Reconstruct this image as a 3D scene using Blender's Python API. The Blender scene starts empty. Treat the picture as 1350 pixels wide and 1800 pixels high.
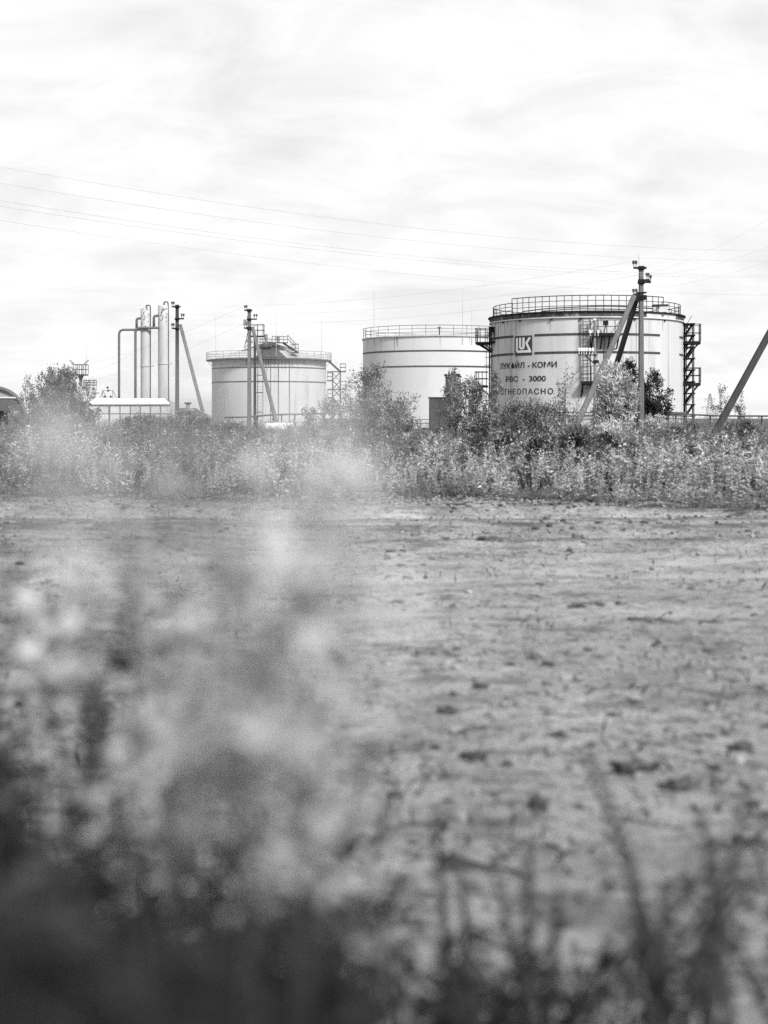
import bpy, bmesh, math, random
import numpy as np
from mathutils import Vector, Matrix

# ------------------------------------------------------------------ camera, sky, sun, exposure
scene = bpy.context.scene
col = scene.collection
H0 = 1.3            # eye height
FPX = 2500.0        # focal length in photo pixels (1350 x 1800)
HY = 735.0          # horizon row
cam_d = bpy.data.cameras.new('camera'); cam = bpy.data.objects.new('camera', cam_d); col.objects.link(cam)
cam.location = (0, 0, H0); cam.rotation_euler = (math.radians(90), 0, 0)
cam_d.sensor_fit = 'VERTICAL'; cam_d.sensor_height = 36.0; cam_d.sensor_width = 27.0
cam_d.lens = FPX / 1800 * 36; cam_d.shift_y = -(900 - HY) / 1800
cam_d.clip_start = 0.05; cam_d.clip_end = 9000
cam_d.dof.use_dof = True; cam_d.dof.focus_distance = 85; cam_d.dof.aperture_fstop = 1.7
scene.camera = cam
scene.view_settings.view_transform = 'Standard'; scene.view_settings.look = 'None'
scene.view_settings.gamma = 1; scene.view_settings.use_curve_mapping = False
scene.view_settings.exposure = 0.3
scene.render.resolution_x, scene.render.resolution_y = 768, 1024
scene.render.engine = 'CYCLES'
scene.cycles.use_denoising = False
scene.cycles.max_bounces = 6; scene.cycles.transparent_max_bounces = 6
scene.cycles.caustics_reflective = False; scene.cycles.caustics_refractive = False

SUN_EL, SUN_AZ = math.radians(42), math.radians(146)    # azimuth from +Y (view axis), clockwise: behind the camera, to the right
sd = Vector((math.sin(SUN_AZ) * math.cos(SUN_EL), math.cos(SUN_AZ) * math.cos(SUN_EL), math.sin(SUN_EL)))
sun_d = bpy.data.lights.new('sun', 'SUN'); sun = bpy.data.objects.new('sun', sun_d); col.objects.link(sun)
sun.rotation_euler = sd.to_track_quat('Z', 'Y').to_euler(); sun.location = (20, -20, 40)
sun_d.energy = 4.7; sun_d.angle = math.radians(11.0); sun_d.color = (1, 1, 1)

world = bpy.data.worlds.new('World'); scene.world = world; world.use_nodes = True
nt = world.node_tree; nt.nodes.clear()
def N(t, **k):
    n = nt.nodes.new(t)
    for a, b in k.items(): setattr(n, a, b)
    return n
L = lambda a, b: nt.links.new(a, b)
out = N('ShaderNodeOutputWorld'); bg = N('ShaderNodeBackground'); L(bg.outputs[0], out.inputs[0])
sky = N('ShaderNodeTexSky', sky_type='NISHITA', sun_disc=False, sun_elevation=SUN_EL, sun_rotation=SUN_AZ)
bw = N('ShaderNodeRGBToBW'); L(sky.outputs[0], bw.inputs[0])
tc = N('ShaderNodeTexCoord'); sep = N('ShaderNodeSeparateXYZ'); L(tc.outputs['Generated'], sep.inputs[0])
mz = N('ShaderNodeMath', operation='MAXIMUM'); L(sep.outputs[2], mz.inputs[0]); mz.inputs[1].default_value = 0
az = N('ShaderNodeMath', operation='ADD'); L(mz.outputs[0], az.inputs[0]); az.inputs[1].default_value = 0.32
dx = N('ShaderNodeMath', operation='DIVIDE'); L(sep.outputs[0], dx.inputs[0]); L(az.outputs[0], dx.inputs[1])
dy = N('ShaderNodeMath', operation='DIVIDE'); L(sep.outputs[1], dy.inputs[0]); L(az.outputs[0], dy.inputs[1])
cmb = N('ShaderNodeCombineXYZ'); L(dx.outputs[0], cmb.inputs[0]); L(dy.outputs[0], cmb.inputs[1])
n1 = N('ShaderNodeTexNoise'); n1.inputs['Scale'].default_value = 5.5; n1.inputs['Detail'].default_value = 7; n1.inputs['Roughness'].default_value = 0.6; n1.inputs['Distortion'].default_value = 0.5
mp = N('ShaderNodeMapping'); mp.inputs['Location'].default_value = (3.1, 7.7, 0); mp.inputs['Scale'].default_value = (0.75, 1.1, 1)
L(cmb.outputs[0], mp.inputs[0]); L(mp.outputs[0], n1.inputs[0])
mr = N('ShaderNodeMapRange'); L(n1.outputs[0], mr.inputs[0])
mr.inputs[1].default_value = 0.30; mr.inputs[2].default_value = 0.64; mr.inputs[3].default_value = 7.0; mr.inputs[4].default_value = 8.9
mixc = N('ShaderNodeMix', data_type='FLOAT'); mixc.inputs[0].default_value = 0.94     # thin cloud deck over the clear sky
L(bw.outputs[0], mixc.inputs[2]); L(mr.outputs[0], mixc.inputs[3])
L(mixc.outputs[0], bg.inputs[0]); bg.inputs[1].default_value = 0.1

# ------------------------------------------------------------------ helpers
R_ = math.radians
def P(px, py, D): return Vector(((px - 675) / FPX * D, D, H0 + (HY - py) / FPX * D))
def X(px, D): return (px - 675) / FPX * D
def Z(py, D): return H0 + (HY - py) / FPX * D
def tag(o, label=None, cat=None, group=None, kind=None):
    if label: o['label'] = label
    if cat: o['category'] = cat
    if group: o['group'] = group
    if kind: o['kind'] = kind
    return o
def thing(name, label, cat, loc=(0, 0, 0), rz=0, group=None):
    o = bpy.data.objects.new(name, None); col.objects.link(o); o.location = loc; o.rotation_euler = (0, 0, rz)
    o.empty_display_size = 0.2
    return tag(o, label, cat, group)
def inst(name, me, parent=None, loc=(0, 0, 0), rot=(0, 0, 0), sc=(1, 1, 1)):
    o = bpy.data.objects.new(name, me); col.objects.link(o); o.parent = parent
    o.location = loc; o.rotation_euler = rot; o.scale = sc
    return o

class MB:
    def __init__(s): s.v = []; s.f = []; s.m = []
    def add(s, vs, fs, mi=0):
        b = len(s.v); s.v += [tuple(v) for v in vs]; s.f += [tuple(b + i for i in f) for f in fs]; s.m += [mi] * len(fs); return s
    def box(s, lo, hi):
        x0, y0, z0 = lo; x1, y1, z1 = hi
        return s.add([(x0,y0,z0),(x1,y0,z0),(x1,y1,z0),(x0,y1,z0),(x0,y0,z1),(x1,y0,z1),(x1,y1,z1),(x0,y1,z1)],
                     [(0,3,2,1),(4,5,6,7),(0,1,5,4),(1,2,6,5),(2,3,7,6),(3,0,4,7)])
    def beam(s, a, b, r0, r1=None, n=6, phase=None, flat=None):
        """tapered bar from a to b; n sides; flat=(w,h) makes a rectangular bar"""
        a = Vector(a); b = Vector(b); r1 = r0 if r1 is None else r1
        d = (b - a).normalized()
        u = Vector((0, 0, 1)) if abs(d.z) < 0.9 else Vector((0, 1, 0))
        s1 = d.cross(u).normalized(); s2 = s1.cross(d).normalized()
        ring = []
        if flat: pts = [(-flat[0]/2,-flat[1]/2),(flat[0]/2,-flat[1]/2),(flat[0]/2,flat[1]/2),(-flat[0]/2,flat[1]/2)]; n = 4
        else:
            ph = math.pi / n if phase is None else phase
            pts = [(math.cos(ph + 2*math.pi*k/n), math.sin(ph + 2*math.pi*k/n)) for k in range(n)]
        vs = []
        for c, r in ((a, r0), (b, r1)):
            for p in pts:
                k = 1 if flat else r
                vs.append(c + s1 * p[0] * k + s2 * p[1] * k)
        fs = [(i, (i+1) % n, n + (i+1) % n, n + i) for i in range(n)] + [tuple(range(n))[::-1], tuple(range(n, 2*n))]
        return s.add(vs, fs)
    def tube(s, pts, rs, n=6, caps=True):
        pts = [Vector(p) for p in pts]
        if not hasattr(rs, '__len__'): rs = [rs] * len(pts)
        vs = []; prev = None
        for i, p in enumerate(pts):
            d = (pts[min(i+1, len(pts)-1)] - pts[max(i-1, 0)]).normalized()
            if prev is None:
                u = Vector((0, 0, 1)) if abs(d.z) < 0.9 else Vector((0, 1, 0))
                s1 = d.cross(u).normalized()
            else:
                s1 = (prev - d * prev.dot(d)).normalized()
            prev = s1; s2 = d.cross(s1)
            for k in range(n):
                a = 2*math.pi*k/n; vs.append(p + (s1*math.cos(a) + s2*math.sin(a)) * rs[i])
        fs = []
        for i in range(len(pts)-1):
            for k in range(n):
                fs.append((i*n+k, i*n+(k+1) % n, (i+1)*n+(k+1) % n, (i+1)*n+k))
        if caps: fs += [tuple(range(n))[::-1], tuple(range((len(pts)-1)*n, len(pts)*n))]
        return s.add(vs, fs)
    def lathe(s, prof, n=48, a0=0, a1=2*math.pi, c=(0, 0, 0)):
        """profile of (r, z); angle 0 = local -Y, positive towards +X"""
        full = abs(a1 - a0 - 2*math.pi) < 1e-6; m = n if full else n + 1; vs = []
        for k in range(m):
            a = a0 + (a1 - a0) * k / n
            for r, z in prof: vs.append((c[0] + r*math.sin(a), c[1] - r*math.cos(a), c[2] + z))
        q = len(prof); fs = []
        for k in range(n):
            k2 = (k+1) % m
            for j in range(q-1): fs.append((k*q+j, k2*q+j, k2*q+j+1, k*q+j+1))
        return s.add(vs, fs)
    def mesh(s, name, mats, smooth=False):
        me = bpy.data.meshes.new(name); me.from_pydata(s.v, [], s.f)
        if not isinstance(mats, (list, tuple)): mats = [mats]
        for m in mats: me.materials.append(m)
        if len(mats) > 1: me.polygons.foreach_set('material_index', s.m)
        if smooth: me.polygons.foreach_set('use_smooth', [True] * len(me.polygons))
        me.update(); return me
    def build(s, name, mat, parent=None, smooth=False):
        return inst(name, s.mesh(name, mat, smooth), parent)
def smooth_auto(o, deg=35):
    me = o.data; me.polygons.foreach_set('use_smooth', [True]*len(me.polygons))
    me.set_sharp_from_angle(angle=R_(deg)); return o
def bend(corners, r, n=5):
    """polyline with rounded corners"""
    c = [Vector(p) for p in corners]; out = [c[0]]
    for i in range(1, len(c)-1):
        a = (c[i-1] - c[i]); b = (c[i+1] - c[i]); rr = min(r, a.length*0.49, b.length*0.49)
        p0 = c[i] + a.normalized()*rr; p1 = c[i] + b.normalized()*rr
        for k in range(n+1):
            t = k/n; out.append(p0*(1-t)**2 + c[i]*2*t*(1-t) + p1*t*t)
    out.append(c[-1]); return out

# ------------------------------------------------------------------ materials (all greys: the photograph is black and white)
def mat(name, v=0.5, rough=0.8, var=0.15, scale=3.0, stretch=(1, 1, 1), bump=0.0, bscale=None, stain=None, metal=0.0, spec=0.1):
    m = bpy.data.materials.new(name); m.use_nodes = True; t = m.node_tree; b = t.nodes['Principled BSDF']
    b.inputs['Roughness'].default_value = rough; b.inputs['Metallic'].default_value = metal
    b.inputs['Specular IOR Level'].default_value = spec
    co = t.nodes.new('ShaderNodeTexCoord'); mpn = t.nodes.new('ShaderNodeMapping'); mpn.inputs['Scale'].default_value = stretch
    t.links.new(co.outputs['Object'], mpn.inputs[0])
    nz = t.nodes.new('ShaderNodeTexNoise'); nz.inputs['Scale'].default_value = scale; nz.inputs['Detail'].default_value = 6; nz.inputs['Roughness'].default_value = 0.6
    t.links.new(mpn.outputs[0], nz.inputs[0])
    r = t.nodes.new('ShaderNodeMapRange'); t.links.new(nz.outputs[0], r.inputs[0])
    r.inputs[1].default_value = 0.3; r.inputs[2].default_value = 0.7; r.inputs[3].default_value = v*(1-var); r.inputs[4].default_value = v*(1+var)
    src = r.outputs[0]
    if stain:   # (value, threshold lo, hi, scale, stretch)
        sv, lo, hi, ss, sst = stain
        mp2 = t.nodes.new('ShaderNodeMapping'); mp2.inputs['Scale'].default_value = sst; t.links.new(co.outputs['Object'], mp2.inputs[0])
        n2 = t.nodes.new('ShaderNodeTexNoise'); n2.inputs['Scale'].default_value = ss; n2.inputs['Detail'].default_value = 5; n2.inputs['Roughness'].default_value = 0.65
        t.links.new(mp2.outputs[0], n2.inputs[0])
        r2 = t.nodes.new('ShaderNodeMapRange'); t.links.new(n2.outputs[0], r2.inputs[0]); r2.inputs[1].default_value = lo; r2.inputs[2].default_value = hi
        mx = t.nodes.new('ShaderNodeMix'); mx.data_type = 'FLOAT'; t.links.new(r2.outputs[0], mx.inputs[0]); t.links.new(src, mx.inputs[2]); mx.inputs[3].default_value = sv
        src = mx.outputs[0]
    cb = t.nodes.new('ShaderNodeCombineColor')
    for k in range(3): t.links.new(src, cb.inputs[k])
    t.links.new(cb.outputs[0], b.inputs['Base Color'])
    if bump:
        bn = t.nodes.new('ShaderNodeTexNoise'); bn.inputs['Scale'].default_value = bscale or scale*6; bn.inputs['Detail'].default_value = 6
        t.links.new(co.outputs['Object'], bn.inputs[0])
        bp = t.nodes.new('ShaderNodeBump'); bp.inputs['Strength'].default_value = bump; bp.inputs['Distance'].default_value = 0.05
        t.links.new(bn.outputs[0], bp.inputs['Height']); t.links.new(bp.outputs[0], b.inputs['Normal'])
    return m
def leafmat(name, lo, hi, trans=0.35, rough=0.6):
    m = bpy.data.materials.new(name); m.use_nodes = True; t = m.node_tree; t.nodes.clear()
    o = t.nodes.new('ShaderNodeOutputMaterial'); g = t.nodes.new('ShaderNodeNewGeometry')
    co = t.nodes.new('ShaderNodeTexCoord'); nz = t.nodes.new('ShaderNodeTexNoise'); nz.inputs['Scale'].default_value = 1.7; nz.inputs['Detail'].default_value = 2
    t.links.new(co.outputs['Object'], nz.inputs[0])
    mixv = t.nodes.new('ShaderNodeMath'); mixv.operation = 'MULTIPLY_ADD'; t.links.new(g.outputs['Random Per Island'], mixv.inputs[0]); mixv.inputs[1].default_value = 0.4
    t.links.new(nz.outputs[0], mixv.inputs[2])
    r = t.nodes.new('ShaderNodeMapRange'); t.links.new(mixv.outputs[0], r.inputs[0]); r.inputs[1].default_value = 0.45; r.inputs[2].default_value = 0.95
    pw_ = t.nodes.new('ShaderNodeMath'); pw_.operation = 'POWER'; pw_.inputs[1].default_value = 1.7; t.links.new(r.outputs[0], pw_.inputs[0])
    r_ = t.nodes.new('ShaderNodeMapRange'); t.links.new(pw_.outputs[0], r_.inputs[0]); r_.inputs[3].default_value = lo; r_.inputs[4].default_value = hi; r = r_
    cb = t.nodes.new('ShaderNodeCombineColor')
    for k in range(3): t.links.new(r.outputs[0], cb.inputs[k])
    d = t.nodes.new('ShaderNodeBsdfPrincipled'); d.inputs['Roughness'].default_value = rough; d.inputs['Specular IOR Level'].default_value = 0.08
    tr = t.nodes.new('ShaderNodeBsdfTranslucent'); mx = t.nodes.new('ShaderNodeMixShader'); mx.inputs[0].default_value = trans
    t.links.new(cb.outputs[0], d.inputs['Base Color']); t.links.new(cb.outputs[0], tr.inputs[0])
    t.links.new(d.outputs[0], mx.inputs[1]); t.links.new(tr.outputs[0], mx.inputs[2]); t.links.new(mx.outputs[0], o.inputs[0])
    return m

M = {}
M['tank'] = mat('tank_paint_streaked', 0.49, 0.55, 0.07, 0.9, (1, 1, 0.05), stain=(0.2, 0.54, 0.80, 1.5, (1, 1, 0.03)))
M['tank_mid'] = mat('tank_paint_clean', 0.52, 0.5, 0.04, 0.7, (1, 1, 0.3), stain=(0.36, 0.56, 0.85, 1.3, (1, 1, 0.05)))
M['tank_left'] = mat('tank_paint_grey', 0.47, 0.55, 0.07, 0.8, (1, 1, 0.2), stain=(0.16, 0.57, 0.82, 1.5, (1, 1, 0.05)))
M['tank_small'] = mat('tank_paint_dull', 0.42, 0.7, 0.12, 1.5, (1, 1, 0.3))
M['stripe'] = mat('stripe_paint', 0.055, 0.6, 0.3, 3)
M['emblem_red'] = mat('emblem_ground', 0.055, 0.55, 0.2, 3)
M['emblem_white'] = mat('emblem_white_paint', 0.68, 0.5, 0.06, 3)
M['letter'] = mat('lettering_paint', 0.02, 0.6, 0.35, 4, stain=(0.2, 0.6, 0.72, 5, (1, 1, 0.4)))
M['steel'] = mat('dark_steel', 0.014, 0.65, 0.4, 4, stain=(0.05, 0.58, 0.8, 3, (1, 1, 1)))
M['rail'] = mat('railing_paint', 0.03, 0.7, 0.35, 2)
M['rail_grey'] = mat('railing_grey_paint', 0.11, 0.7, 0.3, 2)
M['rail_pale'] = mat('railing_pale_paint', 0.42, 0.7, 0.2, 2)
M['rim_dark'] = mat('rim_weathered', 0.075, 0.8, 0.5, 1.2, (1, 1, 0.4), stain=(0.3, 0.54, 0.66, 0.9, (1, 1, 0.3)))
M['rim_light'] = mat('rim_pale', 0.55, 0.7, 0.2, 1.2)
M['roof'] = mat('roof_sheet', 0.36, 0.6, 0.15, 1.2, stain=(0.12, 0.58, 0.75, 1.5, (1, 1, 1)))
M['roof_dark'] = mat('roof_sheet_darker', 0.06, 0.7, 0.25, 1.5)  # darker sheets for the front and upper part of the conical roof
M['concrete'] = mat('pole_concrete', 0.13, 0.85, 0.22, 2.2, (2, 2, 0.35), bump=0.35, bscale=25, stain=(0.09, 0.58, 0.75, 2.5, (2, 2, 0.3)))
M['concrete_dark'] = mat('pole_concrete_darker', 0.05, 0.85, 0.25, 2.2, (2, 2, 0.35), bump=0.35, bscale=25)  # darker concrete; on the tallest pole's second strut the colour stands for shade
M['wood'] = mat('pole_timber', 0.2, 0.85, 0.25, 3, (4, 4, 0.3), bump=0.3, bscale=30)
M['porcelain'] = mat('insulator_porcelain', 0.7, 0.3, 0.08, 5, spec=0.5)
M['glass_dark'] = mat('insulator_dark', 0.05, 0.35, 0.2, 5)
M['column'] = mat('column_paint', 0.42, 0.95, 0.1, 1.2, (1, 1, 0.3), stain=(0.24, 0.58, 0.8, 1.6, (1, 1, 0.12)))
M['column_top'] = mat('column_flaking_paint', 0.44, 0.95, 0.15, 2, stain=(0.05, 0.57, 0.60, 3.0, (1, 1, 0.7)))
M['pipe'] = mat('pipe_paint', 0.12, 0.6, 0.25, 2.5)
M['pipe_dark'] = mat('pipe_rusty', 0.08, 0.75, 0.4, 2.5)
M['panel'] = mat('shed_panel', 0.5, 0.75, 0.12, 1.6, stain=(0.25, 0.6, 0.8, 2.5, (1, 1, 0.6)))
M['panel_b'] = mat('shed_panel_grey', 0.43, 0.75, 0.12, 1.6, stain=(0.22, 0.58, 0.8, 2.2, (1, 1, 0.6)))
M['shed_roof'] = mat('shed_roof_sheet', 0.8, 0.55, 0.06, 1.0)
M['shed_post'] = mat('shed_post_paint', 0.12, 0.7, 0.3, 3)
M['hut'] = mat('hut_sheet', 0.13, 0.6, 0.15, 1.0)
M['hut_wall'] = mat('hut_end_wall', 0.27, 0.7, 0.12, 1.0)
M['hut_door'] = mat('hut_door_leaf', 0.07, 0.8, 0.2, 1.0)
M['hut_interior'] = mat('hut_interior_shade', 0.02, 0.9, 0.3, 1.0)  # near-black sheets: the shade inside the doorway put into the colour
M['cabinet'] = mat('cabinet_paint', 0.045, 0.65, 0.2, 2.5, stain=(0.06, 0.55, 0.75, 3, (1, 1, 0.5)))
M['cabinet_pale'] = mat('cabinet_pale_paint', 0.2, 0.6, 0.2, 2.5, (1, 1, 0.4))
M['wire'] = mat('wire_metal', 0.42, 0.6, 0.1, 1)
M['white'] = mat('white_paint', 0.72, 0.6, 0.1, 3)
M['lamp'] = mat('lamp_housing', 0.2, 0.5, 0.2, 3)
M['bark'] = mat('bark', 0.09, 0.9, 0.35, 6, (3, 3, 0.6))
M['bark_pale'] = mat('bark_pale', 0.2, 0.9, 0.4, 5, (3, 3, 0.8))
M['stem'] = mat('weed_stem', 0.13, 0.85, 0.35, 9)
M['stem_dark'] = mat('weed_stem_dark', 0.045, 0.85, 0.35, 9)
M['leaf_light'] = leafmat('leaf_pale', 0.1, 0.72)
M['leaf_bright'] = leafmat('leaf_silvery', 0.25, 0.85)
M['leaf_mid'] = leafmat('leaf_mid', 0.03, 0.5)
M['leaf_grey'] = leafmat('leaf_dusty', 0.04, 0.38)
M['leaf_dark'] = leafmat('leaf_dark', 0.012, 0.075, 0.2)
M['weed_leaf'] = leafmat('weed_leaf', 0.045, 0.42)
M['weed_leaf_front'] = leafmat('weed_leaf_dry', 0.1, 0.66)
M['weed_fluff'] = leafmat('weed_fluff', 0.36, 0.82, 0.35)
M['near_leaf'] = leafmat('near_weed_leaf', 0.10, 0.34)
M['near_leaf_pale'] = leafmat('near_weed_leaf_pale', 0.4, 0.68)
M['near_leaf_black'] = leafmat('near_weed_leaf_shade_black', 0.012, 0.04, 0.1)  # near-black leaf tone: shade within the dense weeds put into the colour
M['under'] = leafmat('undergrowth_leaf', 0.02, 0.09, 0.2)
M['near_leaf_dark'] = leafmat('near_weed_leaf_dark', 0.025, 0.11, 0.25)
M['near_fluff'] = leafmat('near_weed_fluff', 0.5, 0.8, 0.4)
M['clod'] = mat('soil_clod', 0.07, 0.95, 0.45, 8, bump=0.5, bscale=60)
M['clod_pale'] = mat('soil_clod_pale', 0.27, 0.95, 0.25, 8, bump=0.5, bscale=60)
M['twig'] = mat('twig_bark', 0.05, 0.9, 0.3, 10)

# ------------------------------------------------------------------ ground
def vnoise(x, y, seed):
    xi = np.floor(x).astype(np.int64); yi = np.floor(y).astype(np.int64); fx = x - xi; fy = y - yi
    fx = fx*fx*fx*(fx*(fx*6-15)+10); fy = fy*fy*fy*(fy*(fy*6-15)+10)
    def h(a, b):
        n = (a*374761393 + b*668265263 + seed*974634777) & 0xffffffff
        n = ((n ^ (n >> 13)) * 1274126177) & 0xffffffff
        return ((n ^ (n >> 16)) & 0xffff) / 65535.0
    return (h(xi, yi)*(1-fx) + h(xi+1, yi)*fx)*(1-fy) + (h(xi, yi+1)*(1-fx) + h(xi+1, yi+1)*fx)*fy - 0.5
def edge_y(x):
    x = np.asarray(x, dtype=float)
    return 23.1 - 0.03*x - 0.105*np.clip(x, 0, 6)**2 - 0.5*np.clip(x-6, 0, 12) + 0.3*np.sin(x*0.9) + 1.1*vnoise(x/1.1, x*0, 91) + .5*vnoise(x/.35, x*0, 92)
def ground_z(x, y):
    x = np.asarray(x, dtype=float); y = np.asarray(y, dtype=float)
    e = edge_y(x); inside = np.clip((e - y)/1.2, 0, 1); near = np.clip((26 - y)/4, 0, 1)*np.clip((14-np.abs(x))/2, 0, 1)
    z = 0.10*vnoise(x/5.5, y/5.5, 1)
    z += near*(0.04*vnoise(x/1.3, y/0.9, 2) + 0.02*vnoise(x/0.45, y/0.4, 3) + 0.012*vnoise(x/0.17, y/0.16, 4)*(1+vnoise(x/.9, y/.9, 9)*1.4) + 0.03*np.abs(vnoise(x/0.06, y/0.06, 5))*(.4+2.0*np.clip(vnoise(x/.7, y/.7, 10)+.1, 0, 1)))
    # wheel ruts running across the far half of the field
    yy = y - 0.06*x + 0.03*x*np.abs(x)*0.15 + 0.5*vnoise(x/6, y/9, 6) + .45*vnoise(x/1.4, y/4, 16)
    w = np.clip((y-9)/4, 0, 1)*inside
    for c, a, s in ((17.2, -0.13, 0.28), (16.6, 0.07, 0.2), (18.9, -0.14, 0.3), (19.5, 0.09, 0.22), (20.8, -0.1, .25), (13.2, -0.04, 0.3), (11.9, -0.04, 0.3), (14.8, 0.03, 0.3)):
        z += w*a*np.exp(-((yy-c)/s)**2)
    # low broken lip in front of the weeds
    z += 0.06*np.exp(-((y-e+0.1)/0.55)**2)*np.clip(0.6 + 1.6*vnoise(x/0.8, y/0.8, 7), 0, 1.3)
    # earth bank at the tank farm
    z += (0.75 + 0.35*vnoise(x/9, y/9, 8))*np.exp(-((y-124)/9)**2)*np.clip((x-14)/12, 0, 1)
    z += 0.25*np.exp(-((y-95)/25)**2)
    return z
def axis(pts):
    out = []
    for (a, b, st) in pts: out += list(np.arange(a, b, st))
    return np.array(out + [pts[-1][1]])
xs = axis([(-4000, -400, 450), (-400, -60, 20), (-60, -14, 2), (-14, -5.5, .16), (-5.5, -2.2, .045), (-2.2, 2.2, .026), (2.2, 5.5, .045), (5.5, 14, .16), (14, 60, 2), (60, 400, 20), (400, 4000, 450)])
ys = axis([(-400, -20, 60), (-20, -1, 1), (-1, 1.6, .1), (1.6, 5, .024), (5, 9, .035), (9, 16, .06), (16, 26, .09), (26, 60, .9), (60, 160, 2), (160, 500, 20), (500, 5000, 450)])
gx, gy = np.meshgrid(xs, ys); gz = ground_z(gx, gy)
nx, ny = len(xs), len(ys)
gv = np.stack([gx.ravel(), gy.ravel(), gz.ravel()], 1).astype(np.float32)
ii = (np.arange(ny-1)[:, None]*nx + np.arange(nx-1)[None, :]).ravel()
gf = np.stack([ii, ii+1, ii+nx+1, ii+nx], 1).astype(np.int32)
def np_mesh(name, v, f, mats, mi=None, smooth=False):
    me = bpy.data.meshes.new(name); v = np.asarray(v, np.float32); f = np.asarray(f, np.int32)
    k = f.shape[1]
    me.vertices.add(len(v)); me.vertices.foreach_set('co', v.ravel())
    me.loops.add(f.size); me.loops.foreach_set('vertex_index', f.ravel())
    me.polygons.add(len(f)); me.polygons.foreach_set('loop_start', np.arange(len(f), dtype=np.int32)*k)
    for m in (mats if isinstance(mats, (list, tuple)) else [mats]): me.materials.append(m)
    if mi is not None: me.polygons.foreach_set('material_index', np.asarray(mi, np.int32))
    me.polygons.foreach_set('use_smooth', np.full(len(f), smooth, bool))
    me.update(calc_edges=True); me.validate(); return me
def soil_material():
    m = bpy.data.materials.new('field_soil'); m.use_nodes = True; t = m.node_tree; b = t.nodes['Principled BSDF']
    b.inputs['Roughness'].default_value = 0.95; b.inputs['Specular IOR Level'].default_value = 0.15
    co = t.nodes.new('ShaderNodeTexCoord')
    def noise(sc, det, ro, st=(1, 1, 1)):
        mp_ = t.nodes.new('ShaderNodeMapping'); mp_.inputs['Scale'].default_value = st; t.links.new(co.outputs['Object'], mp_.inputs[0])
        n = t.nodes.new('ShaderNodeTexNoise'); n.inputs['Scale'].default_value = sc; n.inputs['Detail'].default_value = det; n.inputs['Roughness'].default_value = ro
        t.links.new(mp_.outputs[0], n.inputs[0]); return n.outputs[0]
    def rng(src, a, b_, c, d):
        r = t.nodes.new('ShaderNodeMapRange'); t.links.new(src, r.inputs[0])
        for i, v in enumerate((a, b_, c, d)): r.inputs[i+1].default_value = v
        return r.outputs[0]
    def mixf(fac, a, b_):
        x = t.nodes.new('ShaderNodeMix'); x.data_type = 'FLOAT'; t.links.new(fac, x.inputs[0])
        for s, i in ((a, 2), (b_, 3)):
            if hasattr(s, 'is_linked'): t.links.new(s, x.inputs[i])
            else: x.inputs[i].default_value = s
        return x.outputs[0]
    base = rng(noise(0.9, 8, 0.62), 0.35, 0.65, 0.23, 0.38)
    dry = mixf(rng(noise(3.0, 9, 0.72, (0.6, 1, 1)), 0.50, 0.61, 0, 0.68), base, 0.09)     # damp and plant-litter blotches
    dry = mixf(rng(noise(12, 7, 0.7, (0.75, 1, 1)), 0.53, 0.61, 0, 0.75), dry, 0.045)                   # crumbs of dark litter
    dry = mixf(rng(noise(13, 5, 0.6), 0.64, 0.70, 0, 0.9), dry, 0.5)                    # pale pebbles
    dry = mixf(rng(noise(30, 4, 0.6), 0.52, 0.62, 0, 0.55), dry, 0.06)      # grit of litter raked along the wheel tracks
    def attr(nm, src, a, b_):
        q = t.nodes.new('ShaderNodeAttribute'); q.attribute_name = nm; m_ = t.nodes.new('ShaderNodeMath'); m_.operation = 'MULTIPLY'
        t.links.new(q.outputs['Fac'], m_.inputs[0]); t.links.new(rng(src, a, b_, 0.1, 0.9), m_.inputs[1]); m_.use_clamp = True; return m_.outputs[0]
    dry = mixf(attr('track', noise(2.2, 6, 0.7, (0.3, 1, 1)), .38, .6), dry, 0.40)       # pale compacted wheel tracks
    dry = mixf(attr('litter', noise(3.0, 8, 0.75, (0.5, 1, 1)), .42, .56), dry, 0.055)    # dark litter pushed up beside them
    cb = t.nodes.new('ShaderNodeCombineColor')
    for k in range(3): t.links.new(dry, cb.inputs[k])
    t.links.new(cb.outputs[0], b.inputs['Base Color'])
    bp = t.nodes.new('ShaderNodeBump'); bp.inputs['Strength'].default_value = 0.9; bp.inputs['Distance'].default_value = 0.03
    t.links.new(noise(35, 8, 0.75), bp.inputs['Height']); t.links.new(bp.outputs[0], b.inputs['Normal'])
    return m
M['soil'] = soil_material()
M['turf'] = mat('rough_turf', 0.09, 0.95, 0.4, 1.5, bump=0.6, bscale=9)
fc = gy.ravel()[gf[:, 0]]; fx_ = gx.ravel()[gf[:, 0]]
gmi = (fc > edge_y(fx_) + 1.0 + 2.5*vnoise(fx_/.9, fc/.7, 71)).astype(np.int32)
gme = np_mesh('ground', gv, gf, [M['soil'], M['turf']], gmi, True)
gX_, gY_ = gx.ravel(), gy.ravel()
tyy = gY_ - 0.06*gX_ + 0.03*gX_*np.abs(gX_)*0.15 + 0.5*vnoise(gX_/6, gY_/9, 6) + .45*vnoise(gX_/1.4, gY_/4, 16)
trk = sum(np.exp(-((tyy-c)/w_)**2) for c, w_ in ((17.2, .3), (18.9, .32), (20.7, .28), (13.2, .25), (11.9, .25), (9.6, .2)))*np.clip((gY_-8)/4, 0, 1)
lit = sum(np.exp(-((tyy-c)/w_)**2) for c, w_ in ((16.5, .22), (18.0, .25), (19.7, .3), (14.9, .25)))*np.clip((gY_-8)/4, 0, 1) + 1.1*np.exp(-((gY_-edge_y(gX_)+.35)/.8)**2)
for nm_, arr in (('track', trk), ('litter', lit)):
    at = gme.attributes.new(nm_, 'FLOAT', 'POINT'); at.data.foreach_set('value', arr.astype(np.float32))
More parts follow.
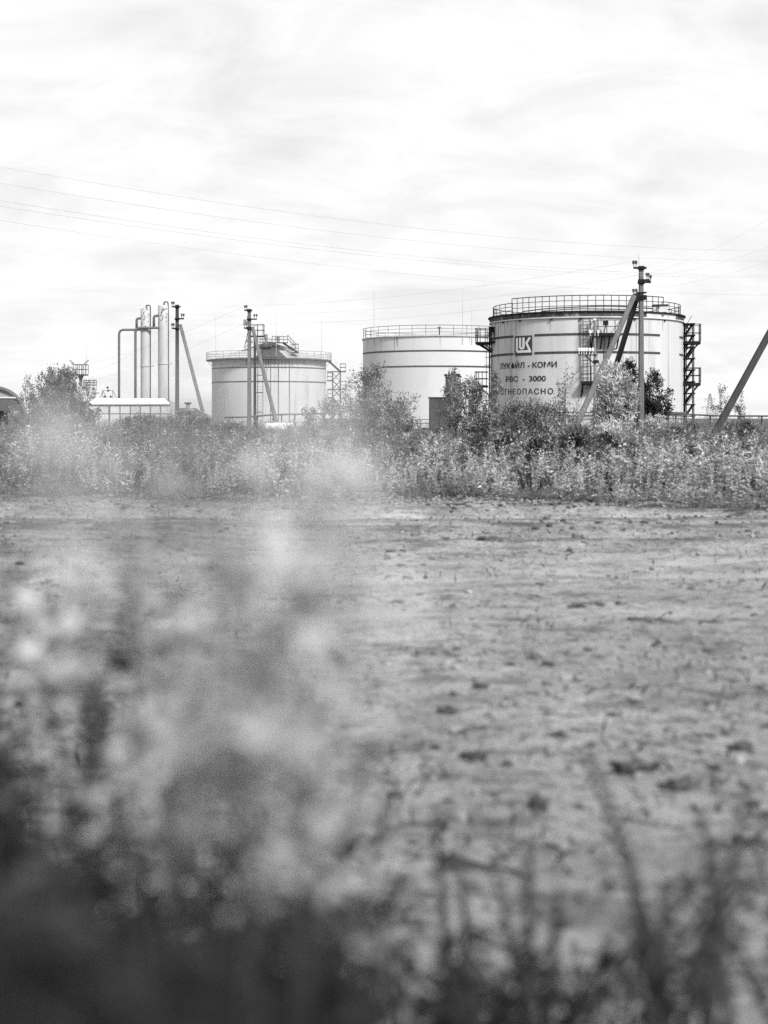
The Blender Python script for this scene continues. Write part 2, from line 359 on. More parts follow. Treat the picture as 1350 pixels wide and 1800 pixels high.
ground = inst('ground', gme); ground['kind'] = 'structure'
def gz1(x, y): return float(ground_z(np.array([x]), np.array([y]))[0])

# ------------------------------------------------------------------ storage tanks
UNIT = {}
def unit_post(h, r, m, key):
    k = (round(h, 3), r, key)
    if k not in UNIT: UNIT[k] = MB().beam((0, 0, 0), (0, 0, h), r, n=4).mesh('post', m)
    return UNIT[k]
def ring_railing(parent, Rr, z0, h, a0, a1, n, m, key, r=0.03, levels=(1, .66, .33), kick=0.0, c=(0, 0)):
    mb = MB(); seg = max(6, int((a1-a0)*14))
    for lv in levels:
        pts = [(c[0] + Rr*math.sin(a0+(a1-a0)*k/seg), c[1] - Rr*math.cos(a0+(a1-a0)*k/seg), z0+h*lv) for k in range(seg+1)]
        mb.tube(pts, r*(1 if lv == 1 else .7), 5)
    if kick: mb.lathe([(Rr-.01, z0), (Rr+.01, z0), (Rr+.01, z0+kick), (Rr-.01, z0+kick)], seg, a0, a1, (c[0], c[1], 0))
    ra = mb.build('railing', m, parent); me = unit_post(h, r, m, key)
    full = abs(a1-a0-2*math.pi) < 1e-3
    for k in range(n + (0 if full else 1)):
        a = a0 + (a1-a0)*k/n
        inst('post', me, ra, (c[0] + Rr*math.sin(a), c[1] - Rr*math.cos(a), z0))
    return ra
def arc_patch(name, Rr, z0, z1, a0, a1, m, parent, n=None):
    n = n or max(2, int(abs(a1-a0)*40))
    return MB().lathe([(Rr-.015, z0), (Rr, z0), (Rr, z1), (Rr-.015, z1)], n, a0, a1).build(name, m, parent)
def ang(px, pc, D, Rr):
    lo, hi = -1.5, 1.5; t = (px - pc)/FPX
    lo, hi = -math.acos(Rr/D), math.acos(Rr/D)
    for _ in range(60):
        mid = (lo+hi)/2
        if Rr*math.sin(mid)/(D - Rr*math.cos(mid)) < t: lo = mid
        else: hi = mid
    return (lo+hi)/2
def railed_platform(parent, name, x0, x1, y0, y1, z, h, m, posts, thick=0.14, braces=(), open_side=None):
    """grating floor with a guard rail and diagonal braces, in the parent's coordinates"""
    fl = MB().box((x0, y0, z-thick), (x1, y1, z)).build(name, m, parent)
    mb = MB(); c = [(x0, y0), (x1, y0), (x1, y1), (x0, y1)]
    for i in range(4):
        if i == open_side: continue
        a, b = c[i], c[(i+1) % 4]
        for lv in (1, .5):
            mb.beam((a[0], a[1], z+h*lv), (b[0], b[1], z+h*lv), 0.042, n=4)
    mb.build('guard_rail', m, fl)
    me = unit_post(h, 0.048, m, 'p')
    for (x, y) in posts: inst('post', me, fl, (x, y, z))
    for a, b in braces: MB().beam(a, b, 0.085, n=4).build('brace', m, fl)
    return fl

def text_piece(parent, s, R0, z, cap, a0, a1, m, spacing=1.0, bold=0.012, name='lettering', word=False):
    cu = bpy.data.curves.new('t', 'FONT'); cu.body = s; cu.size = cap/0.727; cu.offset = bold; cu.space_character = spacing; cu.resolution_u = 4
    ob = bpy.data.objects.new('t', cu); col.objects.link(ob)
    dg = bpy.context.evaluated_depsgraph_get(); dg.update()
    me = bpy.data.meshes.new_from_object(ob.evaluated_get(dg)); bpy.data.objects.remove(ob); bpy.data.curves.remove(cu)
    co = np.zeros(len(me.vertices)*3, np.float32); me.vertices.foreach_get('co', co); co = co.reshape(-1, 3)
    u = (co[:, 0]-co[:, 0].min())/(co[:, 0].max()-co[:, 0].min()); a = a0+(a1-a0)*u
    o = np.stack([R0*np.sin(a), -R0*np.cos(a), z+co[:, 1]], 1).astype(np.float32)
    me.vertices.foreach_set('co', o.ravel()); me.materials.clear(); me.materials.append(m); me.name = name; me.update()
    return inst(name, me, parent)
def wrapped_polygon(name, pts, R0, fu, fz, m, parent):
    bm = bmesh.new(); vs = [bm.verts.new((u, 0, v)) for u, v in pts]; bm.faces.new(vs)
    for k in range(1, 16):
        bmesh.ops.bisect_plane(bm, geom=bm.verts[:]+bm.edges[:]+bm.faces[:], plane_co=(k/16, 0, 0), plane_no=(1, 0, 0))
    for v in bm.verts:
        a = fu(v.co.x); v.co = (R0*math.sin(a), -R0*math.cos(a), fz(v.co.z))
    me = bpy.data.meshes.new(name); bm.to_mesh(me); bm.free(); me.materials.append(m)
    return inst(name, me, parent)

# --- the lettered tank at the right
TD, TPX = 142.0, 1030
TX = X(TPX, TD); TR = 9.49
tank = thing('storage_tank', 'large white storage tank with emblem and Cyrillic lettering, behind the strutted pole', 'storage tank', (TX, TD, 0), -math.atan2(TX, TD), 'oil storage tanks')
TA = lambda px: ang(px, TPX, TD, TR)
ztop = Z(569, TD)
smooth_auto(MB().lathe([(TR, -0.3), (TR, ztop)], 128).build('shell', M['tank'], tank), 40)
# horizontal weld joints of the shell courses, a few millimetres proud
for k in range(1, 7): MB().lathe([(TR, k*1.49), (TR+.006, k*1.49+.005), (TR+.006, k*1.49+.03), (TR, k*1.49+.035)], 128).build('weld_seam', M['tank'], tank)
# rim: separate sheet panels round the eave
rim_h = 0.46
rng = random.Random(4); npan = 40
for k in range(npan):
    a0 = 2*math.pi*k/npan; a1 = a0 + 2*math.pi/npan*0.985; am = (a0+a1)/2
    if am > math.pi: am -= 2*math.pi
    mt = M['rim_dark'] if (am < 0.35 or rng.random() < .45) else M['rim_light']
    rr = TR + 0.10 + rng.uniform(-.015, .015)
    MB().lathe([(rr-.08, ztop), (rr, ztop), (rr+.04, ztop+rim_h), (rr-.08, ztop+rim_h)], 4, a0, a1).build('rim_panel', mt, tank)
MB().lathe([(TR+.16, ztop-.05), (TR+.16, ztop+.05), (TR-.02, ztop+.05)], 128).build('rim_angle', M['rim_light'], tank)
MB().lathe([(TR+.26, ztop+rim_h), (TR+.26, ztop+rim_h+.13), (TR-.9, ztop+rim_h+.13), (TR-.9, ztop+rim_h)], 128).build('walkway', M['steel'], tank)
smooth_auto(MB().lathe([(TR-.05, ztop+.3), (TR*.66, ztop+.75), (TR*.33, ztop+1.0), (0.01, ztop+1.1)], 64).build('roof', M['roof'], tank))
zr = ztop+rim_h+.13
ring_railing(tank, TR+.2, zr, 1.42, TA(903), TA(1161), 22, M['rail'], 'r', 0.045)
ring_railing(tank, TR-.25, zr, 1.05, TA(1161)+.04, 2*math.pi+TA(903)-.05, 34, M['rail'], 'r2', 0.04)
# pipes and a hatch lying on the roof
MB().tube(bend([(-6, -7.2, zr+.15), (-3.5, -6.4, zr+.5), (2.5, -5.6, zr+.75), (6.2, -6.6, zr+.35)], 2, 6), .07, 6).build('roof_pipe', M['pipe_dark'], tank)
MB().tube(bend([(-4.2, -8.0, zr+.1), (-1, -7.6, zr+.35), (4.8, -7.4, zr+.2)], 1.5, 6), .06, 6).build('roof_pipe', M['pipe_dark'], tank)
MB().box((6.3, -6.8, zr), (7.6, -5.6, zr+.62)).build('roof_hatch', M['rim_light'], tank)
MB().box((6.2, -6.9, zr+.62), (7.7, -5.5, zr+.72)).build('hatch_lid', M['steel'], tank)
for a in (-1.0, -.72, -.35, -.05, .5, .9): MB().box((TR*math.sin(a)-.08, -TR*math.cos(a)-.2, ztop-.22), (TR*math.sin(a)+.08, -TR*math.cos(a)+.05, ztop-.06)).build('bracket', M['steel'], tank)
# stripes
zs1, zs2 = 9.14, 7.45
for zz in (zs1, zs2):
    for p0, p1 in ((None, 903), (940, 1158), (1191, None)):
        a0 = -1.75 if p0 is None else TA(p0); a1 = 1.75 if p1 is None else TA(p1)
        arc_patch('stripe', TR+.02, zz-.11, zz+.11, a0, a1, M['stripe'], tank)
# rust and dirt runs below the rim
M['rust'] = mat('rust_run', 0.27, 0.85, 0.35, 2, (3, 3, 0.3)); rr_s = random.Random(12)
def run_(parent, Rr, ztop_, a, w_, ln_, m):
    prof = [(-.5, 0), (.5, 0), (.42, -.35), (.2, -.8), (.05, -1), (-.12, -.9), (-.4, -.4)]
    mb_ = MB(); mb_.add([((Rr+.011)*math.sin(a+u*w_/Rr), -(Rr+.011)*math.cos(a+u*w_/Rr), ztop_+v_*ln_) for u, v_ in prof], [tuple(range(7))[::-1]]); return mb_.build('rust_streak', m, parent)
for k in range(15): run_(tank, TR, ztop-.02, rr_s.uniform(-1.35, 1.35), rr_s.uniform(.05, .16), rr_s.choice((.6, 1.2, 2.5, 4.5, 7.5)), M['rust'])
# emblem
e0, e1 = TA(905.3), TA(936.1); ez0, ez1 = Z(623.3, 133.6), Z(588, 133.6)
emb = arc_patch('emblem', TR+.02, ez0, ez1, e0, e1, M['emblem_red'], tank, 10)
fu = lambda u: e0+(e1-e0)*u; fz = lambda v: ez0+(ez1-ez0)*v
lk = [(.80, .265), (.755, .36), (.64, .62), (.645, .65), (.79, .86), (.853, .913), (.885, .905), (.924, .855), (.77, .625), (.77, .60), (.90, .33), (.975, .14),
      (.25, .135), (.17, .15), (.11, .19), (.085, .25), (.085, .86), (.11, .895), (.148, .905), (.185, .895), (.21, .86), (.21, .265)]
wrapped_polygon('emblem_letter', lk[::-1], TR+.035, fu, fz, M['emblem_white'], emb)
uu = [(.275, .875), (.295, .90), (.337, .91), (.38, .90), (.40, .875), (.40, .43), (.415, .415), (.455, .415), (.472, .43), (.472, .875), (.495, .90), (.535, .91), (.58, .90), (.604, .875), (.604, .44)]
uu += [(.44+.165*math.cos(-t), .44-.14*math.sin(t)) for t in np.linspace(.25, math.pi-.25, 9)] + [(.275, .44)]
wrapped_polygon('emblem_letter', uu, TR+.035, fu, fz, M['emblem_white'], emb)
# lettering
def line(parts, z, cap, **k):
    for s, p0, p1 in parts: text_piece(tank, s, TR+.028, z, cap, TA(p0), TA(p1), M['letter'], **k)
line((('ЛУК', 879.7, 897.6), ('ЙЛ', 906.2, 922.5), ('КОМИ', 936.6, 979.4)), 6.08, .53, bold=.016)
line((('-', 928, 932.0),), 6.08, .53, bold=.02)
line((('РВС', 889.8, 911.3), ('3000', 930.6, 960.4)), 4.80, .52, bold=.012)
line((('-', 919.6, 923.0),), 4.80, .52, bold=.02)
line((('ОГНЕОПАСНО', 881, 973),), 3.57, .54, bold=.010, spacing=1.25)
dz = [(0.5+.5*math.sin(t)*(1 if t < math.pi*2 else 1), 0) for t in (0,)]
drop = [(.5+.48*math.cos(t), .33+.33*math.sin(t)) for t in np.linspace(math.pi*.85, math.pi*2.15, 14)] + [(.5, 1.02)]
d0, d1 = TA(899.2), TA(905.0)
wrapped_polygon('oil_drop', drop, TR+.03, lambda u: d0+(d1-d0)*u, lambda v: 6.06+.62*v, M['letter'], tank)
# left-hand foam platforms and their ladder (TL = tank-local coordinates)
TL = lambda px, py, dy=0.0: ((px-TPX)/FPX*(TD+dy), dy, Z(py, TD+dy))
def lx(px): return (px-TPX)/FPX*TD
zA = Z(601, TD); zB = Z(677, TD)
railed_platform(tank, 'platform', lx(837.5), lx(866), -1.6, 1.2, zA, 1.35, M['steel'],
    [(lx(838), -1.6), (lx(846), -1.6), (lx(855), -1.6), (lx(864), -1.6), (lx(838), 1.2), (lx(838), 0), (lx(855), 1.2)], .22,
    [((lx(841), -1.4, zA-.2), (lx(870), -1.4, Z(622, TD))), ((lx(846), -.6, zA-.2), (lx(873), -2.6, Z(623, TD))), ((lx(852), -1.6, zA-.2), (lx(876), -3.0, Z(621, TD)))])
railed_platform(tank, 'platform', lx(864), lx(873), -3.6, -1.6, zA, 1.35, M['steel'], [(lx(873), -3.6), (lx(868), -3.6)], .22)
MB().box((lx(864.5), -3.4, Z(586, TD)), (lx(871), -2.8, Z(577.5, TD))).build('foam_box', M['steel'], tank)
railed_platform(tank, 'platform', lx(836), lx(857), -1.2, 1.0, zB, 1.35, M['steel'],
    [(lx(836.5), -1.2), (lx(843), -1.2), (lx(849), -1.2), (lx(856.5), -1.2), (lx(836.5), 1.0)], .2,
    [((lx(845), -1.0, zB-.2), (lx(869), -1.0, Z(702, TD))), ((lx(842), .4, zB-.2), (lx(866), .4, Z(700, TD)))])
MB().box((lx(842), -.8, zB-.55), (lx(849), .4, zB-.2)).build('platform_bracket', M['steel'], tank)
lad = MB()
lad.beam((lx(863.3), -2.2, 0), (lx(863.3), -2.2, Z(576, TD)), .10, n=4)
lad.beam((lx(867.2), -2.6, 0), (lx(867.2), -2.6, Z(576, TD)), .035, n=4)
lad.beam((lx(857), -1.6, 2.8), (lx(857), -1.6, zA), .03, n=4)
for zz in np.arange(.4, Z(580, TD), .35): lad.beam((lx(863.3), -2.2, zz), (lx(867.2), -2.6, zz), .02, n=4)
for py in (627, 641): lad.beam(TL(852, py, -1), TL(863, py, -1), .04, n=4)
lad.build('ladder', M['steel'], tank)
# front ladder and platforms
def front(px, off=0.0):
    a = TA(px); return ((TR+off)*math.sin(a), -(TR+off)*math.cos(a))
DF = TD-TR
def fbeam(mb, p0, p1, r, off=.3):
    x0, y0 = front(p0[0], off); x1, y1 = front(p1[0], off)
    mb.beam((x0, y0, Z(p0[1], DF)), (x1, y1, Z(p1[1], DF)), r, n=4)
lad = MB()
fbeam(lad, (1025, 563), (1025, 692), .055); fbeam(lad, (1037.5, 563), (1037.5, 692), .055)
for py in np.arange(565, 690, 6.2): fbeam(lad, (1025, py), (1037.5, py), .022)
lad.build('ladder', M['steel'], tank)
cage = MB()
fbeam(cage, (1030, 566), (1030, 634), .018, .9); fbeam(cage, (1033, 566), (1033, 634), .018, .9)
for py in range(566, 640, 17):
    x0, y0 = front(1025, .3); x1, y1 = front(1031, .9); x2, y2 = front(1037.5, .3); z = Z(py, DF)
    cage.tube(bend([(x0, y0, z), (x0-.05, y1, z), (x2+.05, y1, z), (x2, y2, z)], .4, 4), .018, 4)
cage.build('ladder_cage', M['rail'], tank)
def front_platform(p0, p1, pyf, pyr, posts, braces):
    c0 = front(p0, .05); c1 = front(p1, .05); y1 = max(c0[1], c1[1]); y0 = min(c0[1], c1[1])-1.0
    z = Z(pyf, DF-.9); h = Z(pyr, DF-.9)-z
    return railed_platform(tank, 'platform', c0[0], c1[0], y0, y1, z, h, M['steel'], [(front(q, 0)[0], y0) for q in posts], .26,
        [((front(a, 0)[0], y0+.1, z-.2), (front(b, .06)[0], front(b, .06)[1], Z(pb, DF))) for a, b, pb in braces], 2)
front_platform(1043, 1089, 585.5, 563, (1043.5, 1051, 1066, 1080, 1089), ((1042, 1039, 612), (1058, 1055, 613), (1071, 1068, 613), (1087, 1083, 612)))
x, y = front(1061, .9); MB().box((x-.25, y-.15, Z(573, DF)), (x+.25, y+.2, Z(565, DF))).build('foam_box', M['cabinet'], tank)
mbp = MB(); x2, y2 = front(1061, .5); mbp.beam((x, y, Z(573, DF)), (x-.15, y2, Z(585, DF)), .05); mbp.build('foam_pipe', M['steel'], tank)
front_platform(1022, 1069, 670, 643.5, (1022, 1039, 1069), ((1024, 1022, 697), (1055, 1052, 697)))
pm = MB()
fbeam(pm, (1061.5, 590), (1061.5, 735), .05, .1); pm.build('drain_pipe', M['rail_grey'], tank)
# right-hand stair tower
xa, xb, xc = lx(1199.5), lx(1214.5), lx(1226)
st = MB().beam((xa, -.2, -.2), (xa, -.2, Z(571, TD)), .13, n=4).build('stair_tower', M['steel'], tank)
for (x, y, top) in ((xb, -.9, 572), (xb, .9, 572), (xa+.25, .9, 574)):
    MB().beam((x, y, -.2), (x, y, Z(top, TD)), .07, n=4).build('column', M['steel'], st)
for py in (571.5, 591.5, 612, 631.5, 651.5, 672, 692, 711.5, 731.5):
    MB().box((xa-.1, -1.0, Z(py+1.2, TD)), (xb+.15, 1.0, Z(py-.8, TD))).build('landing', M['steel'], st)
fl = MB()
for i, (p0, p1) in enumerate(((591.5, 571.5), (612, 592), (631, 612), (651, 631.5), (672, 651.5), (691, 672), (711, 692), (731, 711.5))):
    yv = -.75 if i % 2 else .6
    f_ = MB(); a = Vector((xa+.1, yv, Z(p0, TD))); b = Vector((xb-.05, yv, Z(p1, TD)))
    f_.beam(a, b, 0, flat=(.07, .2)); f_.beam(a+Vector((0, .5, 0)), b+Vector((0, .5, 0)), 0, flat=(.07, .2))
    for k in range(1, 6):
        q = a.lerp(b, k/6); f_.box((q.x-.1, yv, q.z-.02), (q.x+.1, yv+.5, q.z+.02))
    f_.build('stair_flight', M['steel'], st)
    g_ = MB(); g_.beam(a+Vector((0, 0, .9)), b+Vector((0, 0, .9)), .025, n=4); g_.beam(a+Vector((0, .5, .9)), b+Vector((0, .5, .9)), .025, n=4)
    g_.build('hand_rail', M['steel'], st)
for pyf, pyr in ((602, 572.5), (674, 648)):
    zf = Z(pyf, TD); hh = Z(pyr, TD)-zf
    railed_platform(st, 'outer_platform', xa-.1, xc, -1.1, 1.1, zf, hh, M['steel'], [(xc, -1.1), (xc, 1.1), (xb, -1.1), (xc, 0)], .28,
        [((xc-.2, -1, zf-.25), (xa, -1, zf-1.75)), ((xc-.2, 1, zf-.25), (xa+.3, 1, zf-1.75)), ((xb, -1, zf-.25), (xa, -1, zf-.95))])
MB().box((lx(1199), -.9, Z(580, TD)), (lx(1205.5), -.3, Z(574, TD))).build('foam_box', M['cabinet'], tank)
# base ring pipes
for zz, rr, off in ((1.83, .07, .28), (1.55, .05, .3)):
    MB().tube([((TR+off)*math.sin(a), -(TR+off)*math.cos(a), zz) for a in np.linspace(-1.7, 1.7, 70)], rr, 6).build('ring_pipe', M['rail_grey'], tank)
for px in (866, 905, 950, 985, 1050, 1090, 1140, 1180):
    x, y = front(px, .3); MB().box((x-.06, y-.06, -.2), (x+.06, y+.06, 1.9)).build('pipe_support', M['steel'], tank)

# --- plain tank in the middle
D2, PX2, R2 = 187.0, 765, 9.5
X2 = X(PX2, D2); z2 = Z(598, D2)
tank2 = thing('storage_tank', 'plain pale storage tank with two thin stripes, between the other two large tanks', 'storage tank', (X2, D2, 0), -math.atan2(X2, D2), 'oil storage tanks')
smooth_auto(MB().lathe([(R2, -.3), (R2, z2)], 128).build('shell', M['tank_mid'], tank2), 40)
MB().lathe([(R2, z2-.02), (R2+.16, z2-.02), (R2+.16, z2+.10), (R2-.1, z2+.10)], 128).build('rim', M['rail_pale'], tank2)
smooth_auto(MB().lathe([(R2-.05, z2+.08), (R2*.6, z2+.55), (0.01, z2+.85)], 64).build('roof', M['roof'], tank2))
for zz in (9.72, 7.78): arc_patch('stripe', R2+.02, zz-.1, zz+.1, -1.75, 1.75, M['stripe'], tank2)
ring_railing(tank2, R2-.02, z2+.1, 1.28, 0.06, 2*math.pi+.06, 34, M['rail_grey'], 'm', .04)
for px in (658, 813, 829): 
    a = ang(px, PX2, D2, R2)
    zt = 17.6 if px < 825 else 15.3
    MB().tube([((R2+.05)*math.sin(a), -(R2+.05)*math.cos(a), z2-1.0), ((R2+.05)*math.sin(a), -(R2+.05)*math.cos(a), zt)], [.05, .02], 5).build('lightning_rod', M['rail_pale'], tank2)
a = ang(772, PX2, D2, R2); tm = MB(); x, y = R2*math.sin(a), -R2*math.cos(a)
tm.beam((x, y, z2), (x, y, z2+1.15), .06, n=5); tm.beam((x-.28, y, z2+1.05), (x+.28, y, z2+1.05), .05, n=4); tm.build('vent', M['rail'], tank2)

# --- tank with the conical roof at the left
D3, PX3, R3 = 235.0, 473, 9.4
X3 = X(PX3, D3); z3 = Z(634, D3)
tank3 = thing('storage_tank', 'grey storage tank with conical roof and gallery railing, beside the floodlight mast', 'storage tank', (X3, D3, 0), -math.atan2(X3, D3), 'oil storage tanks')
def l3(px): return (px-PX3)/FPX*D3
smooth_auto(MB().lathe([(R3, -.3), (R3, z3)], 128).build('shell', M['tank_left'], tank3), 40)
apex = Z(600.5, D3); ns = 24
for k in range(ns):
    a0 = 2*math.pi*k/ns+.03; a1 = a0+2*math.pi/ns*.99
    am = (a0+a1)/2; am = am-2*math.pi if am > math.pi else am
    zk = lambda r_: z3+.16+(apex-z3-.16)*(1-r_/(R3+.05))
    ri = 4.2 + 1.4*math.sin(k*2.3)
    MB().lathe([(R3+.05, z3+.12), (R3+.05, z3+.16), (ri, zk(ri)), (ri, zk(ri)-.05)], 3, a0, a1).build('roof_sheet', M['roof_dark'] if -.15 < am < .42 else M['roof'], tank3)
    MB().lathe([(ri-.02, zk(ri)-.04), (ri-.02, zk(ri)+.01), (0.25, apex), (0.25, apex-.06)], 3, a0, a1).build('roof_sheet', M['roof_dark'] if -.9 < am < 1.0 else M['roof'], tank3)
MB().lathe([(R3, z3-.18), (R3+.95, z3-.1), (R3+.95, z3+.03), (R3, z3+.03)], 96).build('gallery', M['rail_grey'], tank3)
ring_railing(tank3, R3+.9, z3+.03, 1.2, 0, 2*math.pi, 40, M['rail_grey'], 'l', .032)
for k in range(24):
    a = 2*math.pi*(k+.5)/24
    MB().beam(((R3+.85)*math.sin(a), -(R3+.85)*math.cos(a), z3-.1), (R3*math.sin(a), -R3*math.cos(a), z3-1.0), .04, n=4).build('gallery_brace', M['rail_pale'], tank3)
for py in (645.5, 670.5):
    zz = Z(py, D3-R3); arc_patch('stripe', R3+.02, zz-.1, zz+.1, -1.75, 1.75, M['stripe'], tank3)
for k in range(18): run_(tank3, R3, z3-.15, rr_s.gauss(.18, .22) if k < 11 else rr_s.uniform(-1.2, 1.2), rr_s.uniform(.1, .28), rr_s.uniform(.5, 2.2), M['rust'] if k % 3 else M['steel'])
for k in range(10): run_(tank2, R2, z2-.03, rr_s.uniform(-1.2, 1.2), rr_s.uniform(.05, .14), rr_s.uniform(.4, 2.2), M['rust'])
# roof stair, platforms, vents
rs = MB()
for yv in (-7.4, -6.5):
    rs.beam((l3(496.5), yv+3.6, Z(602, D3-4)), (l3(521), yv-.6, Z(619, D3-8)), 0, flat=(.1, .28))
for k in range(9):
    t = k/8; rs.box((l3(496.5)*(1-t)+l3(521)*t-.15, -3.8*(1-t)-8.0*t-.0, Z(602, D3-4)*(1-t)+Z(619, D3-8)*t-.03), (l3(496.5)*(1-t)+l3(521)*t+.15, -2.9*(1-t)-7.1*t, Z(602, D3-4)*(1-t)+Z(619, D3-8)*t+.03))
rs.build('roof_stair', M['steel'], tank3)
rr_ = MB()
for yv in (-3.8, -2.9):
    a = Vector((l3(505), yv, Z(588.5, D3-4))); b = Vector((l3(519), yv-3.2, Z(604, D3-7)))
    rr_.beam(a, b, .03, n=4); rr_.beam(a-Vector((0, 0, .55)), b-Vector((0, 0, .55)), .025, n=4)
    for t in (0, .33, .66, 1): q = a.lerp(b, t); rr_.beam(q, q-Vector((0, 0, 1.2)), .03, n=4)
rr_.build('stair_rail', M['rail_grey'], tank3)
zpf = Z(602, D3-3)
railed_platform(tank3, 'roof_platform', l3(478), l3(505.5), -4.2, -2.6, zpf, .95, M['rail_grey'], [(l3(q), -4.2) for q in (478.5, 484, 491, 498, 505)]+[(l3(q), -2.6) for q in (478.5, 491, 505)], .12)
railed_platform(tank3, 'roof_platform', l3(456), l3(478), -5.4, -3.8, Z(607, D3-5), 1.0, M['rail_grey'], [(l3(q), -5.4) for q in (456.5, 463, 470, 477.5)], .16)
railed_platform(tank3, 'roof_platform', l3(511), l3(523), -8.4, -6.6, Z(619, D3-8), 1.3, M['rail'], [(l3(q), -8.4) for q in (511.5, 517, 522.5)], .14)
for px, py0, py1, py2 in ((467.5, 606, 591, 588), (488.5, 602, 593, 591)):
    v = MB(); x = l3(px)
    v.lathe([(.22, Z(py0, D3-4)), (.22, Z(py1+5, D3-4)), (.3, Z(py1+4, D3-4)), (.3, Z(py1, D3-4)), (.33, Z(py2+1, D3-4)), (.3, Z(py2, D3-4)), (0.01, Z(py2, D3-4)+.05)], 12, c=(x, -4.4, 0))
    v.build('roof_vent', M['cabinet_pale'], tank3)
for px in (380, 485.5, 565.5):
    a = ang(px, PX3, D3, R3); x, y = R3*math.sin(a), -R3*math.cos(a)
    MB().tube([(x, y, z3), (x, y, Z(563 if px != 485.5 else 558, D3))], [.05, .02], 5).build('lightning_rod', M['rail_pale'], tank3)
for px in (489.5, 508.5, 476):
    a = ang(px, PX3, D3, R3); x, y = (R3+.12)*math.sin(a), -(R3+.12)*math.cos(a)
    MB().beam((x, y, 0), (x, y, z3+.1), .05 if px > 480 else .035, n=6).build('down_pipe', M['rail_grey'], tank3)
# free-standing stair tower joined to the gallery
xl, xr = l3(584.5), l3(598)
zt = Z(653, D3)
s3 = MB().beam((xl, -.6, -.2), (xl, -.6, zt), .13, n=4).build('stair_tower', M['steel'], tank3)
for x, y in ((xr, -.6), (xl, .9), (xr, .9)): MB().beam((x, y, -.2), (x, y, zt), .13 if y < 0 else .06, n=4).build('column', M['steel'], s3)
top_f = MB(); a = Vector((l3(577.5), -.7, Z(634.5, D3))); b = Vector((l3(598), -.7, zt))
for dy in (0, .7): top_f.beam(a+Vector((0, dy, 0)), b+Vector((0, dy, 0)), 0, flat=(.08, .3))
for k in range(1, 10): q = a.lerp(b, k/10); top_f.box((q.x-.12, -.7, q.z-.02), (q.x+.12, 0, q.z+.02))
top_f.build('stair_flight', M['steel'], s3)
tr_ = MB()
for lv in (1.15, .7): tr_.beam(a+Vector((0, 0, lv)), b+Vector((0, 0, lv)), .025, n=4)
q = a.lerp(b, .6); tr_.beam(q, q+Vector((0, 0, 1.1)), .03, n=4); tr_.build('hand_rail', M['rail_pale'], s3)
for i, (py, p0, p1, rl) in enumerate(((653, 574.5, 598, None), (652, 598, 607.5, 639.5), (668, 575, 585, 653), (683, 598, 608, 670), (684, 575.5, 598, None), (698, 575.5, 585, 685), (713, 598, 608, 700), (713.5, 566, 598, None))):
    zz = Z(py, D3)
    if rl is None: MB().box((l3(p0), -.7, zz-.12), (l3(p1), -.45, zz+.05)).build('girder', M['steel'], s3)
    else: railed_platform(s3, 'landing', l3(p0), l3(p1), -.8, 1.0, zz, 1.2, M['steel'], [(l3(p0)+.03, -.8), (l3(p1)-.03, -.8)], .18)
for (pa, ya, pb, yb) in ((598, 654, 585, 668), (585, 669, 598, 683), (598, 684, 585, 698), (585, 699, 598, 713), (598, 714, 585, 728), (585, 655, 598, 670), (598, 669, 585, 683), (585, 684, 598, 698)):
    first = yb-ya == 14
    MB().beam((l3(pa), -.6 if first else .9, Z(ya, D3)), (l3(pb), -.6 if first else .9, Z(yb, D3)), .10 if first else .05, n=4).build('stair_brace', M['steel'], s3)

# --- small tank hidden behind the left tree
D4, PX4 = 182.0, 120; R4 = 47.5/FPX*D4; z4 = Z(682, D4); X4 = X(PX4, D4)
tank4 = thing('storage_tank', 'small dull grey tank half hidden behind the left-hand tree', 'storage tank', (X4, D4, 0), -math.atan2(X4, D4), 'oil storage tanks')
smooth_auto(MB().lathe([(R4, -.2), (R4, z4)], 64).build('shell', M['tank_small'], tank4), 40)
smooth_auto(MB().lathe([(R4, z4), (R4*.5, z4+.25), (.01, z4+.35)], 48).build('roof', M['roof'], tank4))
x0, x1 = (146-PX4)/FPX*D4, (168-PX4)/FPX*D4
railed_platform(tank4, 'roof_platform', x0, x1, -2.0, -.6, Z(676.5, D4), .55, M['rail'], [(x0+(x1-x0)*k/4, -2.0) for k in range(5)], .1)
for k in range(5): MB().beam((x0+(x1-x0)*k/4, -1.9, z4-.4), (x0+(x1-x0)*k/4, -1.9, Z(676.5, D4)), .03, n=4).build('platform_leg', M['rail'], tank4)
for k in (0, 1.5, 3): MB().beam((x0+(x1-x0)*(k+.3)/4, -2.0, Z(676, D4)), (x0+(x1-x0)*(k+.3)/4, -2.0, Z(666, D4)), .03, n=4).build('vent', M['rail'], tank4)

